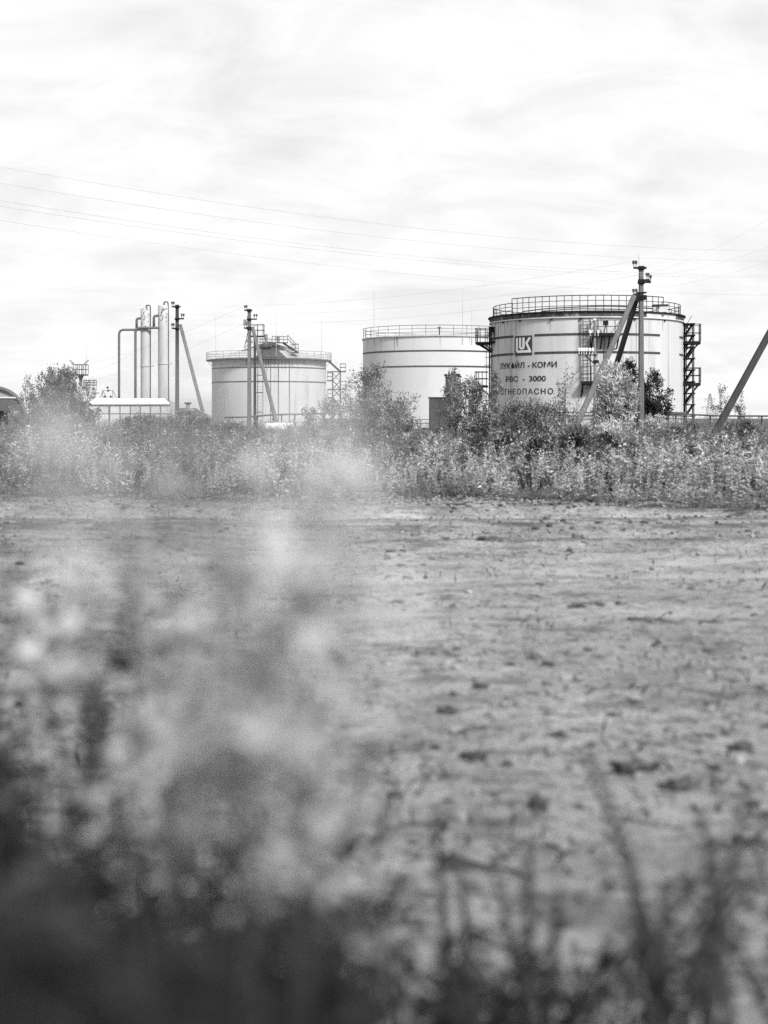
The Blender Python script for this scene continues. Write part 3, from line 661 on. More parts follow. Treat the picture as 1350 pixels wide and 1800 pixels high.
# ------------------------------------------------------------------ tall columns with their pipes
D5 = 210.0
def column(pxl, pxr, pyt, label, pipes, vent, fl_py):
    pc = (pxl+pxr)/2; xc_ = X(pc, D5); r = (pxr-pxl)/2/FPX*D5
    t = thing('process_column', label, 'column', (xc_, D5, 0), 0, 'tall process columns')
    zt_ = Z(pyt, D5)
    smooth_auto(MB().lathe([(r, -.2), (r, zt_-2.9)], 32).build('shell', M['column'], t), 40)
    smooth_auto(MB().lathe([(r, zt_-2.9), (r, zt_-.05), (r*.96, zt_), (.01, zt_+.12)], 32).build('top_section', M['column_top'], t), 40)
    zf = Z(fl_py, D5); MB().lathe([(r, zf-.08), (r+.09, zf-.08), (r+.09, zf+.06), (r, zf+.06)], 32).build('flange', M['rail_pale'], t)
    MB().box((r, -.06, zf-.05), (r+.45, .06, zf+.05)).build('bracket', M['rail_grey'], t)
    for nm, pts, rad, m in pipes:
        MB().tube(bend([(X(a, D5)-xc_, dy, Z(b, D5)) for a, b, dy in pts], .75, 6), rad, 10).build(nm, m, t, True)
    MB().tube(bend([(X(a, D5)-xc_, dy, Z(b, D5)) for a, b, dy in vent], .3, 5), .095, 8).build('vent_pipe', M['pipe_dark'], t, True)
    va = vent[0]; x = X(va[0], D5)-xc_
    MB().lathe([(.05, 0), (.17, .05), (.13, .2), (.05, .22)], 10, c=(x, 0, Z(va[1], D5))).build('vent_cap', M['pipe_dark'], t)
    return t
column(247.3, 265, 543, 'shorter of the two tall grey process columns, standing behind the shed', [
    ('pipe', [(250, 559.5, 0), (240.3, 559.5, 0), (240.3, 578, 0)], .19, M['pipe']),
    ('pipe', [(250, 579.5, .15), (209, 579.5, .15), (209, 745, .15)], .175, M['pipe'])],
    [(257.3, 541.5, 0), (257.3, 536.7, 0), (264.8, 536.7, -.3), (264.8, 745, -.3)], 643.5)
column(278, 297.2, 537, 'taller process column with flaking paint at the top, next to the utility pole', [
    ('pipe', [(281, 555, 0), (270.5, 555, 0), (270.5, 576, 0)], .19, M['pipe']),
    ('pipe', [(281, 577, -1.0), (240.2, 577, -1.0), (240.2, 745, -1.0)], .19, M['pipe'])],
    [(288.3, 536, 0), (288.3, 530.8, 0), (296.0, 530.8, -.3), (297.4, 745, -.3)], 639.5)

# ------------------------------------------------------------------ utility poles
def insulator(parent, p, dark=True):
    mb = MB(); mb.beam(p, p+Vector((0, 0, .16)), .02, n=4)
    mb.lathe([(.03, .14), (.075, .17), (.05, .22), (.085, .25), (.05, .33), (.01, .35)], 8, c=p)
    return mb.build('insulator', M['glass_dark'] if dark else M['porcelain'], parent)
def pole_body(name, mb_pts, w0, w1, m, parent):
    """vibrated concrete post: tapered, bevelled trapezoid section"""
    a, b = Vector(mb_pts[0]), Vector(mb_pts[1]); d = (b-a).normalized()
    side = Vector((1, 0, 0)); side = (side - d*side.dot(d)).normalized(); dep = d.cross(side)
    prof = [(-.5, -.36), (-.36, -.5), (.36, -.5), (.5, -.36), (.42, .42), (.3, .5), (-.3, .5), (-.42, .42)]
    vs = []
    for c, w in ((a, w0), (b, w1)):
        for u, v in prof: vs.append(c + side*u*w - dep*v*w*0.95)
    n = 8; fs = [(i, (i+1) % n, n+(i+1) % n, n+i) for i in range(n)] + [tuple(range(n))[::-1], tuple(range(n, 2*n))]
    bm_ = MB(); bm_.add(vs, fs); o = bm_.build(name, m, parent)
    bm = bmesh.new(); bm.from_mesh(o.data); bmesh.ops.recalc_face_normals(bm, faces=bm.faces); bm.to_mesh(o.data); bm.free()
    return o
def utility_pole(label, px, pyt, D, w, arms, struts, group='concrete utility poles', extra=None, m=None):
    base = Vector((X(px, D), D, gz1(X(px, D), D)-.1))
    t = thing('utility_pole', label, 'utility pole', base, 0, group); top = Z(pyt, D)-base.z
    pole_body('post', ((0, 0, 0), (0, 0, top)), w*1.1, w*.86, m or M['concrete'], t)
    MB().box((-w*.5, -w*.5, top), (w*.5, w*.5, top+.05)).build('post_cap', M['steel'], t)
    tips = []
    for (p0, p1, py, ins) in arms:
        z = Z(py, D)-base.z; ya = -w*.62
        ar = MB().box((X(p0, D)-base.x, ya-.06, z-.05), (X(p1, D)-base.x, ya+.06, z+.05)).build('cross_arm', M['steel'], t)
        MB().box((-w*.56, -w*.56, z-.08), (w*.56, w*.56, z+.02)).build('clamp', M['steel'], ar)
        for q in ins:
            pt = Vector((X(q, D)-base.x, ya, z+.05)); insulator(ar, pt); tips.append(base+pt+Vector((0, 0, .3)))
    for (p0, y0, d0), (p1, y1, d1), sw, sm in struts:
        a = P(p0, y0, D+d0)-base; b = P(p1, y1, D+d1)-base
        pole_body('strut', (b, a), sw*1.05, sw*.9, sm, t)
    if extra: extra(t, base, top)
    return t, tips
poleA, tipA = utility_pole('concrete pole with one strut, standing just right of the tall columns', 311.2, 537, 107, .29,
    [(302.5, 318, 539.5, (303, 306)), (308, 324, 560.5, (320, 323.5)), (302.5, 315, 577.5, (303, 306))],
    [((317, 571, -.15), (366, 762, -3), .27, M['concrete'])], m=M['concrete_dark'])
def extra_c(t, base, top):
    MB().tube([(-.12, 0, top), (-.14, 0, top+.7)], [.012, .006], 4).build('antenna', M['rail_grey'], t)
    for py, h in ((514.5, .06), (523, .24)):
        z = Z(py, 75)-base.z; MB().box((-.2, -.2, z-h/2), (.25, .2, z+h/2)).build('collar', M['steel'], t)
    z = Z(523, 75)-base.z
    MB().box((-.42, -.24, z-.22), (-.14, .24, z+.2)).build('strut_bracket', M['steel'], t)
def extra_b(t, base, top):
    z = Z(577, 107)-base.z; MB().box((-.2, -.2, z-.1), (.3, .2, z+.1)).build('strut_bracket', M['steel'], t)
    MB().box((-.42, -.25, Z(572, 107)-base.z), (-.2, -.05, Z(562, 107)-base.z)).build('street_lamp_head', M['lamp'], t)
poleB, tipB = utility_pole('concrete pole with one strut, standing in front of the conical-roofed tank', 438, 544.5, 107, .30,
    [(430, 444, 545.8, (431, 434)), (436, 452, 561.3, (447.5, 451.5)), (429, 444, 577, (430, 433.5))],
    [((444, 576, -.15), (493, 772, -3), .29, M['concrete'])], extra=extra_b)
poleC, tipC = utility_pole('tallest concrete pole with two leaning struts, in front of the lettered tank', 1127.3, 469.5, 75, .285,
    [(1112.5, 1135.5, 471.5, (1112.5, 1117)), (1121, 1141, 493, (1136, 1138.5)), (1120, 1143, 496.5, (1142.5,)), (1112, 1125, 521, (1112.5, 1117.5))],
    [((1115, 520, -.2), (1004, 770, -2.5), .30, M['concrete']), ((1119, 526, .1), (1043, 775, 3.5), .29, M['concrete_dark'])], extra=extra_c)  # second strut's shade is put into its darker concrete
poleD, tipD = utility_pole('dark leaning strut of a concrete pole standing beyond the right edge', 1438, 345, 52, .30,
    [(1425, 1450, 350, (1426, 1448))], [((1430, 445, -.1), (1236, 800, -1.0), .255, M['concrete_dark'])])
# small pole with the porcelain insulators, in front of the tank
D6 = 112.0
pb = Vector((X(1045.5, D6), D6, gz1(X(1045.5, D6), D6)-.1))
pe = thing('utility_pole', 'thin pole carrying a row of white insulators, in front of the lettered tank', 'utility pole', pb, 0, 'concrete utility poles')
MB().beam((0, 0, 0), (0, 0, Z(563, D6)-pb.z), .12, .085, n=8).build('post', M['wood'], pe)
MB().box((-.1, -.1, Z(563, D6)-pb.z), (.1, .1, Z(560, D6)-pb.z)).build('post_cap', M['porcelain'], pe)
dd = lambda px, py, dy=0: Vector((X(px, D6)-pb.x, dy, Z(py, D6)-pb.z))
arm = MB().beam(dd(1016, 624, -.16), dd(1050, 624, -.16), 0, flat=(.09, .09)).build('cross_arm', M['steel'], pe)
for q in (1017.5, 1022, 1026, 1030.5, 1036, 1041.5): 
    o = insulator(arm, dd(q, 623, -.16), False); o.data.transform(Matrix.Translation(dd(q, 623, -.16)) @ Matrix.Scale(1.5, 4) @ Matrix.Translation(-dd(q, 623, -.16)))
for y_ in (-.2, .1): MB().beam(dd(1029, 625, y_), dd(1044, 639, y_), .035, n=4).build('arm_brace', M['steel'], pe)
a2 = MB().beam(dd(1036, 591.5, -.14), dd(1052, 591.5, -.14), 0, flat=(.07, .07)).build('cross_arm', M['steel'], pe)
for q in (1037, 1051): 
    o = insulator(a2, dd(q, 591, -.14), False); o.data.transform(Matrix.Translation(dd(q, 591, -.14)) @ Matrix.Scale(1.4, 4) @ Matrix.Translation(-dd(q, 591, -.14)))
MB().box(tuple(dd(1043, 638, -.2)), tuple(dd(1052, 633, .2))).build('switch_box', M['steel'], pe)
MB().beam(dd(1051, 634, 0), dd(1062, 668, -1), .07, n=6).build('strut', M['wood'], pe)
# utility pole prop: wires
def wire(label, a, b, sag, r=.009, group='overhead wires', mid=None, n=28):
    a = Vector(a); b = Vector(b); pts = []
    for k in range(n+1):
        t = k/n; p = a.lerp(b, t); p.z -= sag*4*t*(1-t); pts.append(p)
    o = MB().tube(pts, r*.38, 4).build('overhead_wire', M['wire'], None, True)
    return tag(o, label, 'wire', group)
names = ['topmost', 'second from the top', 'third from the top', 'fourth from the top', 'lowest']
for i, (yl, Dl, yr, Dr, sg) in enumerate(((286, 37, 441, 58, .62), (315, 37, 458, 58, .62), (346, 37.5, 484, 58, .6), (356, 38.5, 487, 60, .62), (381, 38, 519, 58, .55))):
    wire(f'{names[i]} of the five long wires crossing the sky from the left edge', P(-40, yl, Dl), P(1420, yr, Dr), sg, .0125 if i < 4 else .010)
for i, (a, b) in enumerate(((tipC[3], (X(1426, 52), 51.8, Z(352, 52)+.3)), (tipC[4], (X(1432, 52), 51.8, Z(400, 52))), (tipC[5], (X(1432, 52), 51.8, Z(430, 52))))):
    wire(['upper', 'middle', 'lower'][i]+' wire running from the tallest pole to the right edge', a, b, .35, .007)
for i, (a, b) in enumerate(((tipB[1], tipC[0]), (tipB[3], tipC[2]), (tipB[5], tipC[5]))):
    wire(['upper', 'middle', 'lower'][i]+' wire sagging between the tallest pole and the pole by the conical-roofed tank', a, b, .5, .012)
for i, (a, b) in enumerate(((tipA[1], tipB[0]), (tipA[3], tipB[2]), (tipA[5], tipB[4]))):
    wire(['upper', 'middle', 'lower'][i]+' wire between the two left-hand concrete poles', a, b, .12, .014)
for i, (a, b, r) in enumerate(((tipB[0], P(152, 640, 189), .017), (tipB[4], P(160, 668, 181), .017), (P(312, 575, 107), P(140, 660, 189), .017), (P(453, 640, 199), P(320, 715, 168), .02))):
    wire(['faint wire dropping left from the conical tank pole to the floodlight tower', 'faint wire dropping left to the small tank roof', 'faint wire from the pole by the columns to the floodlight tower', 'dark cable slanting down from the floodlight mast to the low hut'][i], a, b, .5, r)
wire('thin service wire crossing the tank front to the row of white insulators', pb+dd(1017, 620, -.16), P(862, 652, 128), .35, .012)

# ------------------------------------------------------------------ floodlight mast by the conical tank
D7 = 200.0; mx_ = X(448, D7)
fm = thing('floodlight_mast', 'dark steel floodlight mast with ladder and top platform, behind the strutted pole', 'mast', (mx_, D7, 0))
fX = lambda px: X(px, D7)-mx_
MB().beam((0, 0, -.1), (0, 0, Z(588, D7)), .22, .17, n=8).build('mast_tube', M['steel'], fm)
lb = MB()
for px in (453.3, 462.5): lb.beam((fX(px), -.3, 0), (fX(px), -.3, Z(571, D7)), .06 if px < 455 else .045, n=4)
lb.beam((fX(459), -.5, Z(640, D7)), (fX(459), -.5, Z(590, D7)), .03, n=4)
for py in (724.5, 690, 659.5, 630, 612): lb.beam((fX(450), -.3, Z(py, D7)), (fX(463), -.3, Z(py, D7)), .07, n=4)
for py in range(595, 750, 6): lb.beam((fX(453.3), -.3, Z(py, D7)), (fX(462.5), -.3, Z(py, D7)), .018, n=4)
lb.build('ladder', M['steel'], fm)
railed_platform(fm, 'platform', fX(437), fX(464), -.9, .9, Z(590.5, D7), Z(571, D7)-Z(590.5, D7), M['steel'], [(fX(q), -.9) for q in (437.5, 453.5, 463.5)]+[(fX(463.5), .9), (fX(446), .9)], .13)
lg = MB()
for (a, b) in (((437.5, 577), (430, 613)), ((430.5, 607), (438, 592)), ((432, 600), (446, 603)), ((430, 612), (446, 598))): lg.beam((fX(a[0]), -.4, Z(a[1], D7)), (fX(b[0]), -.4, Z(b[1], D7)), .05, n=4)
lg.build('lattice_bracing', M['steel'], fm)
for px, py in ((434, 570), (437, 562)): MB().box((fX(px)-.2, -.7, Z(py, D7)), (fX(px)+.2, -.4, Z(py, D7)+.4)).build('floodlight', M['lamp'], fm)

# ------------------------------------------------------------------ pipe racks, drums
def pipe_rack(label, segs, posts, D, r, group='pipe racks', m='pipe_dark', pw=.07):
    x0 = X(segs[0][0][0], D); t = thing('pipe_rack', label, 'pipe rack', (x0, D, 0), 0, group)
    for s in segs:
        MB().tube([(X(a, D)-x0, dy, Z(b, D)) for a, b, dy in s], r, 8).build('pipe', M[m], t, True)
    for px, py in posts:
        z = Z(py, D); MB().box((X(px, D)-x0-pw, -pw, -.2), (X(px, D)-x0+pw, pw, z)).build('support', M['steel'], t)
        MB().box((X(px, D)-x0-pw*2.2, -pw*1.6, z-.1), (X(px, D)-x0+pw*2.2, pw*1.6, z-.02)).build('saddle', M['steel'], t)
    return t
pipe_rack('dark elevated pipe on posts passing in front of the conical-roofed tank', [[(395, 734, 0), (434, 733.2, 0), (455, 731, 0), (480, 729, 0), (520, 728, 0), (592, 726.5, 0)]],
    [(452, 732), (480, 730), (495, 729), (518, 728.5), (543.5, 728), (569, 727.5)], 150, .09)
pipe_rack('thin pale rail below the dark pipe, beside the white drums', [[(440, 741.3, 0), (545, 741.3, 0)]], [(478, 741.5), (502, 741.5), (520, 741.5), (543, 741.5)], 145, .045, m='rail_pale', pw=.035)
pipe_rack('long thin pipe on posts running from the lettered tank to the right edge', [[(1085, 726.5, 0), (1200, 728, 0), (1265, 731, 0), (1400, 731.5, 0)]],
    [(1175, 727.5), (1248.5, 730), (1300, 731), (1339, 731), (1390, 731)], 118, .07, pw=.05)
MB_ = None
for i, (px, py, D, ln, lab) in enumerate(((469, 757, 104, 1.5, 'white drum lying on its side left of the pole strut, nearer one'), (478, 756, 105.5, 1.7, 'white drum lying on its side, touching the foot of the pole strut'))):
    t = thing('drum', lab, 'drum', (X(px, D), D, gz1(X(px, D), D)+.42), R_(-25), 'white drums')
    r = .33
    b_ = MB(); pts = [(-ln/2*0, 0, 0)]
    b_.tube([(0, 0, 0), (ln*.33, 0, 0), (ln*.34, 0, 0), (ln*.66, 0, 0), (ln*.67, 0, 0), (ln, 0, 0)], [r, r, r*1.06, r*1.06, r, r], 20); b_.build('barrel', M['white'], t)
    MB().tube([(-.02, 0, 0), (.03, 0, 0)], [r*.92, r*1.05], 20).build('end_cap', M['cabinet_pale'], t)
    for q in (.3, ln-.3): MB().box((q-.08, -.3, -.62), (q+.08, .3, -.26)).build('chock', M['clod'], t)

# ------------------------------------------------------------------ long white shed
D8 = 170.0; xs0, xs1 = X(150, D8), X(299, D8); ze = Z(711.5, D8); zrd = Z(701, D8+4.2)
shed = thing('shed', 'long low shed with pale panelled wall and bright sheet roof, below the tall columns', 'shed', (xs0, D8, 0))
W = xs1-xs0
mull = [X(p, D8)-xs0 for p in (174, 192.5, 211.2, 229.3, 247, 264.7, 282.4)]
ed = [0]+mull+[W]; zm = Z(727, D8)
rng = random.Random(9)
for i in range(len(ed)-1):
    for z0_, z1_ in ((-.2, zm-.03), (zm+.03, ze-.03)):
        MB().box((ed[i]+.04, 0, z0_), (ed[i+1]-.04, .08, z1_)).build('wall_panel', M['panel'] if rng.random() < .6 else M['panel_b'], shed)
for i, x in enumerate(mull): MB().box((x-(.1 if i == 1 else .045), -.06, -.2), (x+(.1 if i == 1 else .045), .06, ze)).build('wall_post', M['shed_post'], shed)
MB().box((0, -.04, zm-.04), (W, .05, zm+.04)).build('wall_rail', M['shed_post'], shed)
MB().box((-.1, -.14, ze-.05), (W+.1, .06, ze+.05)).build('eave', M['pipe'], shed)
n = 8
for k in range(n):
    a = W*k/n; b = W*(k+1)/n-.05; sk = -1.2
    MB().add([(a, -.1, ze+.06), (b, -.1, ze+.06), (b+sk*1, 4.2, zrd), (a+sk, 4.2, zrd), (a, -.1, ze+.10), (b, -.1, ze+.10), (b+sk, 4.2, zrd+.05), (a+sk, 4.2, zrd+.05)],
             [(0,3,2,1),(4,5,6,7),(0,1,5,4),(1,2,6,5),(2,3,7,6),(3,0,4,7)]).build('roof_sheet', M['shed_roof'], shed)
MB().add([(W-.05, .02, -.2), (W-.05, 7.5, -.2), (W-.05, 7.5, ze), (W-1.25, 4.2, zrd-.05), (W-.05, .02, ze)], [(0, 1, 2, 3, 4)]).build('end_wall', M['panel_b'], shed)
MB().add([(-1.2, 4.2, zrd), (W-1.2, 4.2, zrd), (W, 8, ze), (0, 8, ze)], [(0, 1, 2, 3)]).build('rear_roof', M['shed_roof'], shed)
MB().box((0, 7.6, -.2), (W, 7.7, ze)).build('rear_wall', M['panel_b'], shed)
rp = MB(); 
for p in (229.5, 245, 264): rp.beam((X(p, D8)-xs0, .3, ze+.05), (X(p, D8)-xs0, .3, ze+.28), .05, n=4)
rp.beam((X(229, D8)-xs0, .3, ze+.26), (X(264, D8)-xs0, .3, ze+.26), .03, n=4); rp.build('roof_pipe', M['rail_grey'], shed)
# low hut right of the shed
D9 = 165.0; bx = X(330, D9)
hut2 = thing('low_hut', 'low dark-roofed hut with a stubby chimney, between pole and strut', 'hut', (bx, D9, 0))
MB().box((X(310, D9)-bx, 0, -.2), (X(346, D9)-bx, 4, Z(726, D9))).build('wall', M['panel_b'], hut2)
MB().add([(X(308, D9)-bx, -.3, Z(726, D9)), (X(348, D9)-bx, -.3, Z(726, D9)), (X(341, D9)-bx, 2, Z(717, D9)), (X(312, D9)-bx, 2, Z(717, D9)), (X(308, D9)-bx, 4.3, Z(726, D9)), (X(348, D9)-bx, 4.3, Z(726, D9))],
         [(0, 1, 2, 3), (3, 2, 5, 4), (0, 3, 4), (1, 5, 2), (0, 4, 5, 1)]).build('roof', M['rim_dark'], hut2)
ch = MB(); x = X(326.5, D9)-bx; ch.box((x-.2, 1.6, Z(718, D9)), (x+.2, 2.0, Z(710, D9))); ch.build('chimney', M['rim_dark'], hut2)
MB().box((x-.36, 1.45, Z(710, D9)), (x+.36, 2.15, Z(707, D9))).build('chimney_cap', M['steel'], hut2)

# floodlight tower behind the tree
Da = 190.0; tx_ = X(142, Da)
ft = thing('floodlight_tower', 'square floodlight basket on a mast with two raised lamps, above the left tree', 'floodlight tower', (tx_, Da, 0))
aX = lambda px: X(px, Da)-tx_
MB().beam((0, 0, -.1), (0, 0, Z(664, Da)), .28, .2, n=8).build('mast_tube', M['pipe'], ft)
MB().lathe([(.2, Z(668, Da)), (.42, Z(660, Da)), (.42, Z(659, Da))], 12).build('neck', M['pipe'], ft)
bk = railed_platform(ft, 'basket', aX(131), aX(153), -.85, .85, Z(658, Da), Z(641, Da)-Z(658, Da), M['rail'], [(aX(q), -.85) for q in (131.2, 136, 139, 142, 146, 149.5, 152.8)]+[(aX(q), .85) for q in (131.2, 142, 152.8)], .16)
for s, px in ((-1, 127.5), (1, 153.5)):
    lm = MB().beam((aX(px)-s*.28, -.5, Z(640, Da)), (aX(px)+s*.28, -.5, Z(633, Da)), 0, flat=(.2, .14)).build('lamp', M['lamp'], ft)
MB().tube([(aX(151.5), 0, Z(658, Da)), (aX(151.5), 0, Z(602, Da))], [.035, .015], 4).build('lightning_rod', M['rail_pale'], ft)
# small gantry with lamps
Db = 182.0; gx_ = X(190, Db)
gn = thing('lamp_gantry', 'small steel gantry with four dark lamps, standing above the shed roof', 'gantry', (gx_, Db, 0))
gX = lambda px: X(px, Db)-gx_
g_ = MB()
for a, b in (((180.5, 686.5), (180.5, 740)), ((198.5, 686.5), (198.5, 740)), ((180.5, 686.5), (199, 686.5)), ((181, 687), (174, 703)), ((198.5, 687), (207, 703)), ((181, 687), (188, 701))):
    g_.beam((gX(a[0]), 0, Z(a[1], Db)), (gX(b[0]), 0, Z(b[1], Db)), .045, n=4)
g_.build('frame', M['rail_grey'], gn)
for px, py in ((190.5, 687), (189.3, 681.5), (184.5, 697.5), (195, 697.5)):
    MB().lathe([(.02, -.12), (.16, -.08), (.16, .05), (.05, .14), (.02, .2)], 8, c=(gX(px), -.1, Z(py, Db))).build('lamp', M['steel'], gn)

# arched hut at the left edge
Dc = 120.0; cx_ = X(-12, Dc); rad = 58/FPX*Dc; ex = 1.0
hut = thing('arched_hut', 'arched metal hut with dark open doorway at the far left edge', 'hut', (cx_, Dc, 0), -math.atan2(cx_, Dc))
zc = Z(678, Dc)-rad*ex*0.95
def arch(r, n=24): return [(r*math.cos(math.pi*k/n), zc+r*.95*math.sin(math.pi*k/n)) for k in range(n+1)]
o_, i_ = arch(rad), arch(rad-.24)
sh = MB(); n = 24; vs = []
for yv in (0.25, 12):
    vs += [(x, yv, z) for x, z in o_]
sh.add(vs, [(k, k+1, 25+k+1, 25+k) for k in range(24)]); smooth_auto(sh.build('shell', M['hut'], hut))
for k in range(24):
    MB().add([(o_[k][0], -.3, o_[k][1]), (o_[k+1][0], -.3, o_[k+1][1]), (i_[k+1][0], -.3, i_[k+1][1]), (i_[k][0], -.3, i_[k][1]),
              (o_[k][0], .3, o_[k][1]), (o_[k+1][0], .3, o_[k+1][1]), (i_[k+1][0], .3, i_[k+1][1]), (i_[k][0], .3, i_[k][1])],
             [(0, 1, 2, 3), (4, 7, 6, 5), (0, 4, 5, 1), (2, 6, 7, 3)]).build('arch_segment', M['hut'], hut)
zl = Z(702, Dc)
top = [(x, z) for x, z in i_ if z > zl]
MB().add([(x, 0, z) for x, z in top], [tuple(range(len(top)))]).build('gable', M['hut_wall'], hut)
MB().box((-2.2, -.25, Z(722, Dc)), (1.55, -.05, zl+.02)).build('door_canopy', M['hut_door'], hut)
MB().add([(-2.4, .1, 0), (rad-.3, .1, 0), (rad-.3, .1, zl+.1), (-2.4, .1, zl+.1), (-2.4, 8, 0), (rad-.3, 8, 0), (rad-.3, 8, zl), (-2.4, 8, zl)], [(4, 5, 6, 7), (1, 5, 6, 2), (3, 2, 6, 7)]).build('interior_shade', M['hut_interior'], hut)
MB().box((1.65, -.2, Z(730, Dc)), (2.15, -.1, Z(722, Dc))).build('notice_board', M['cabinet_pale'], hut)
MB().box((1.2, -.06, -.1), (rad-.3, .06, zl)).build('wall', M['hut_door'], hut)

# ------------------------------------------------------------------ transformer kiosk between the tanks
Dd = 120.0; kx = X(772, Dd)
ks = thing('transformer_kiosk', 'dark metal transformer kiosk with bushing tower, in front of the middle tank', 'transformer kiosk', (kx, Dd, gz1(kx, Dd)))
kX = lambda px: X(px, Dd)-kx
kz = lambda py: Z(py, Dd)-gz1(kx, Dd)
MB().box((kX(755), 0, kz(757)), (kX(789), 1.6, kz(700))).build('cabinet', M['cabinet'], ks)
MB().box((kX(753.5), -.08, kz(700)), (kX(790), 1.7, kz(698))).build('cabinet_roof', M['steel'], ks)
MB().box((kX(757), -.03, kz(753)), (kX(770.5), 0, kz(703))).build('door', M['cabinet'], ks)
MB().box((kX(772.5), -.03, kz(753)), (kX(787), 0, kz(703))).build('door', M['cabinet'], ks)
for q in (769, 774.5): MB().box((kX(q)-.02, -.08, kz(731)), (kX(q)+.02, -.03, kz(725))).build('door_handle', M['steel'], ks)
MB().box((kX(785), 1.7, -.2), (kX(795), 2.4, kz(660))).build('tower_leg', M['cabinet'], ks)
MB().box((kX(797), 1.6, -.2), (kX(808), 2.5, kz(660))).build('tower_cabinet', M['cabinet_pale'], ks)
MB().box((kX(783), 1.5, kz(660)), (kX(811), 2.6, kz(656.5))).build('tower_roof', M['steel'], ks)
MB().beam((kX(798), 1.45, kz(661)), (kX(813), 1.45, kz(661.5)), .07, n=6).build('bus_bar', M['steel'], ks)
for q in (791, 796.5, 801): MB().lathe([(.06, 0), (.09, .04), (.05, .09), (.08, .13), (.04, .2), (.05, .26)], 8, c=(kX(q), 2.0, kz(656.5))).build('bushing', M['steel'], ks)
MB().box((kX(741), -.6, kz(755)), (kX(790), 1.6, kz(752.5))).build('plinth', M['steel'], ks)
pf = MB()
for q, y in ((734, .2), (739, -.5), (755, -.5)): pf.beam((kX(q), y, kz(752)), (kX(q), y, kz(737.5)), .04, n=4)
for py in (737.5, 744): pf.tube(bend([(kX(755), -.5, kz(py)), (kX(735), -.5, kz(py)), (kX(732.5), .4, kz(py))], .3, 4), .03, 5)
pf.tube(bend([(kX(731.5), .3, kz(737)), (kX(732), .2, kz(746)), (kX(739), -.3, kz(752.5))], .5, 5), .05, 5)
pf.build('guard_rail', M['rail'], ks)
MB().box((kX(741), -.2, -.6), (kX(788), 1.2, kz(755))).build('foundation', M['clod'], ks)

# ------------------------------------------------------------------ far lattice pylon
De = 1200.0; yx = X(1228 + 20, De)
py_ = thing('transmission_pylon', 'far lattice transmission pylon right of the stair tower', 'pylon', (yx, De, 0))
eX = lambda px: X(px, De)-yx; tw = MB(); zt = Z(692, De)
legs = [(-1.9, 2.6), (1.9, 2.6)]
def w_at(z): return 2.9*(1-z/zt)+.5
lv = np.linspace(0, zt, 11)
for s in (-1, 1):
    for yv in (-1, 1):
        for k in range(10): tw.beam((s*w_at(lv[k]), yv*w_at(lv[k]), lv[k]), (s*w_at(lv[k+1]), yv*w_at(lv[k+1]), lv[k+1]), .17, n=4)
for k in range(10):
    for yv in (-1, 1):
        tw.beam((-w_at(lv[k]), yv*w_at(lv[k]), lv[k]), (w_at(lv[k+1]), yv*w_at(lv[k+1]), lv[k+1]), .1, n=4)
        tw.beam((w_at(lv[k]), yv*w_at(lv[k]), lv[k]), (-w_at(lv[k+1]), yv*w_at(lv[k+1]), lv[k+1]), .1, n=4)
tw.build('lattice_body', M['rail_grey'], py_)
for py2, hw in ((701.5, 11), (716, 16.5)):
    ar = MB(); z = Z(py2, De)
    for s in (-1, 1):
        ar.beam((0, 0, z), (s*hw/FPX*De*.9, 0, z), .16, n=4); ar.beam((0, 0, z+1.6), (s*hw/FPX*De*.9, 0, z), .1, n=4)
    o = ar.build('cross_arm', M['rail_grey'], py_)
    for s in (-.88, -.45, .45, .88):
        MB().beam((s*hw/FPX*De*.9, 0, z), (s*hw/FPX*De*.9, 0, z-2.2), .14, n=5).build('insulator', M['rail_grey'], o)

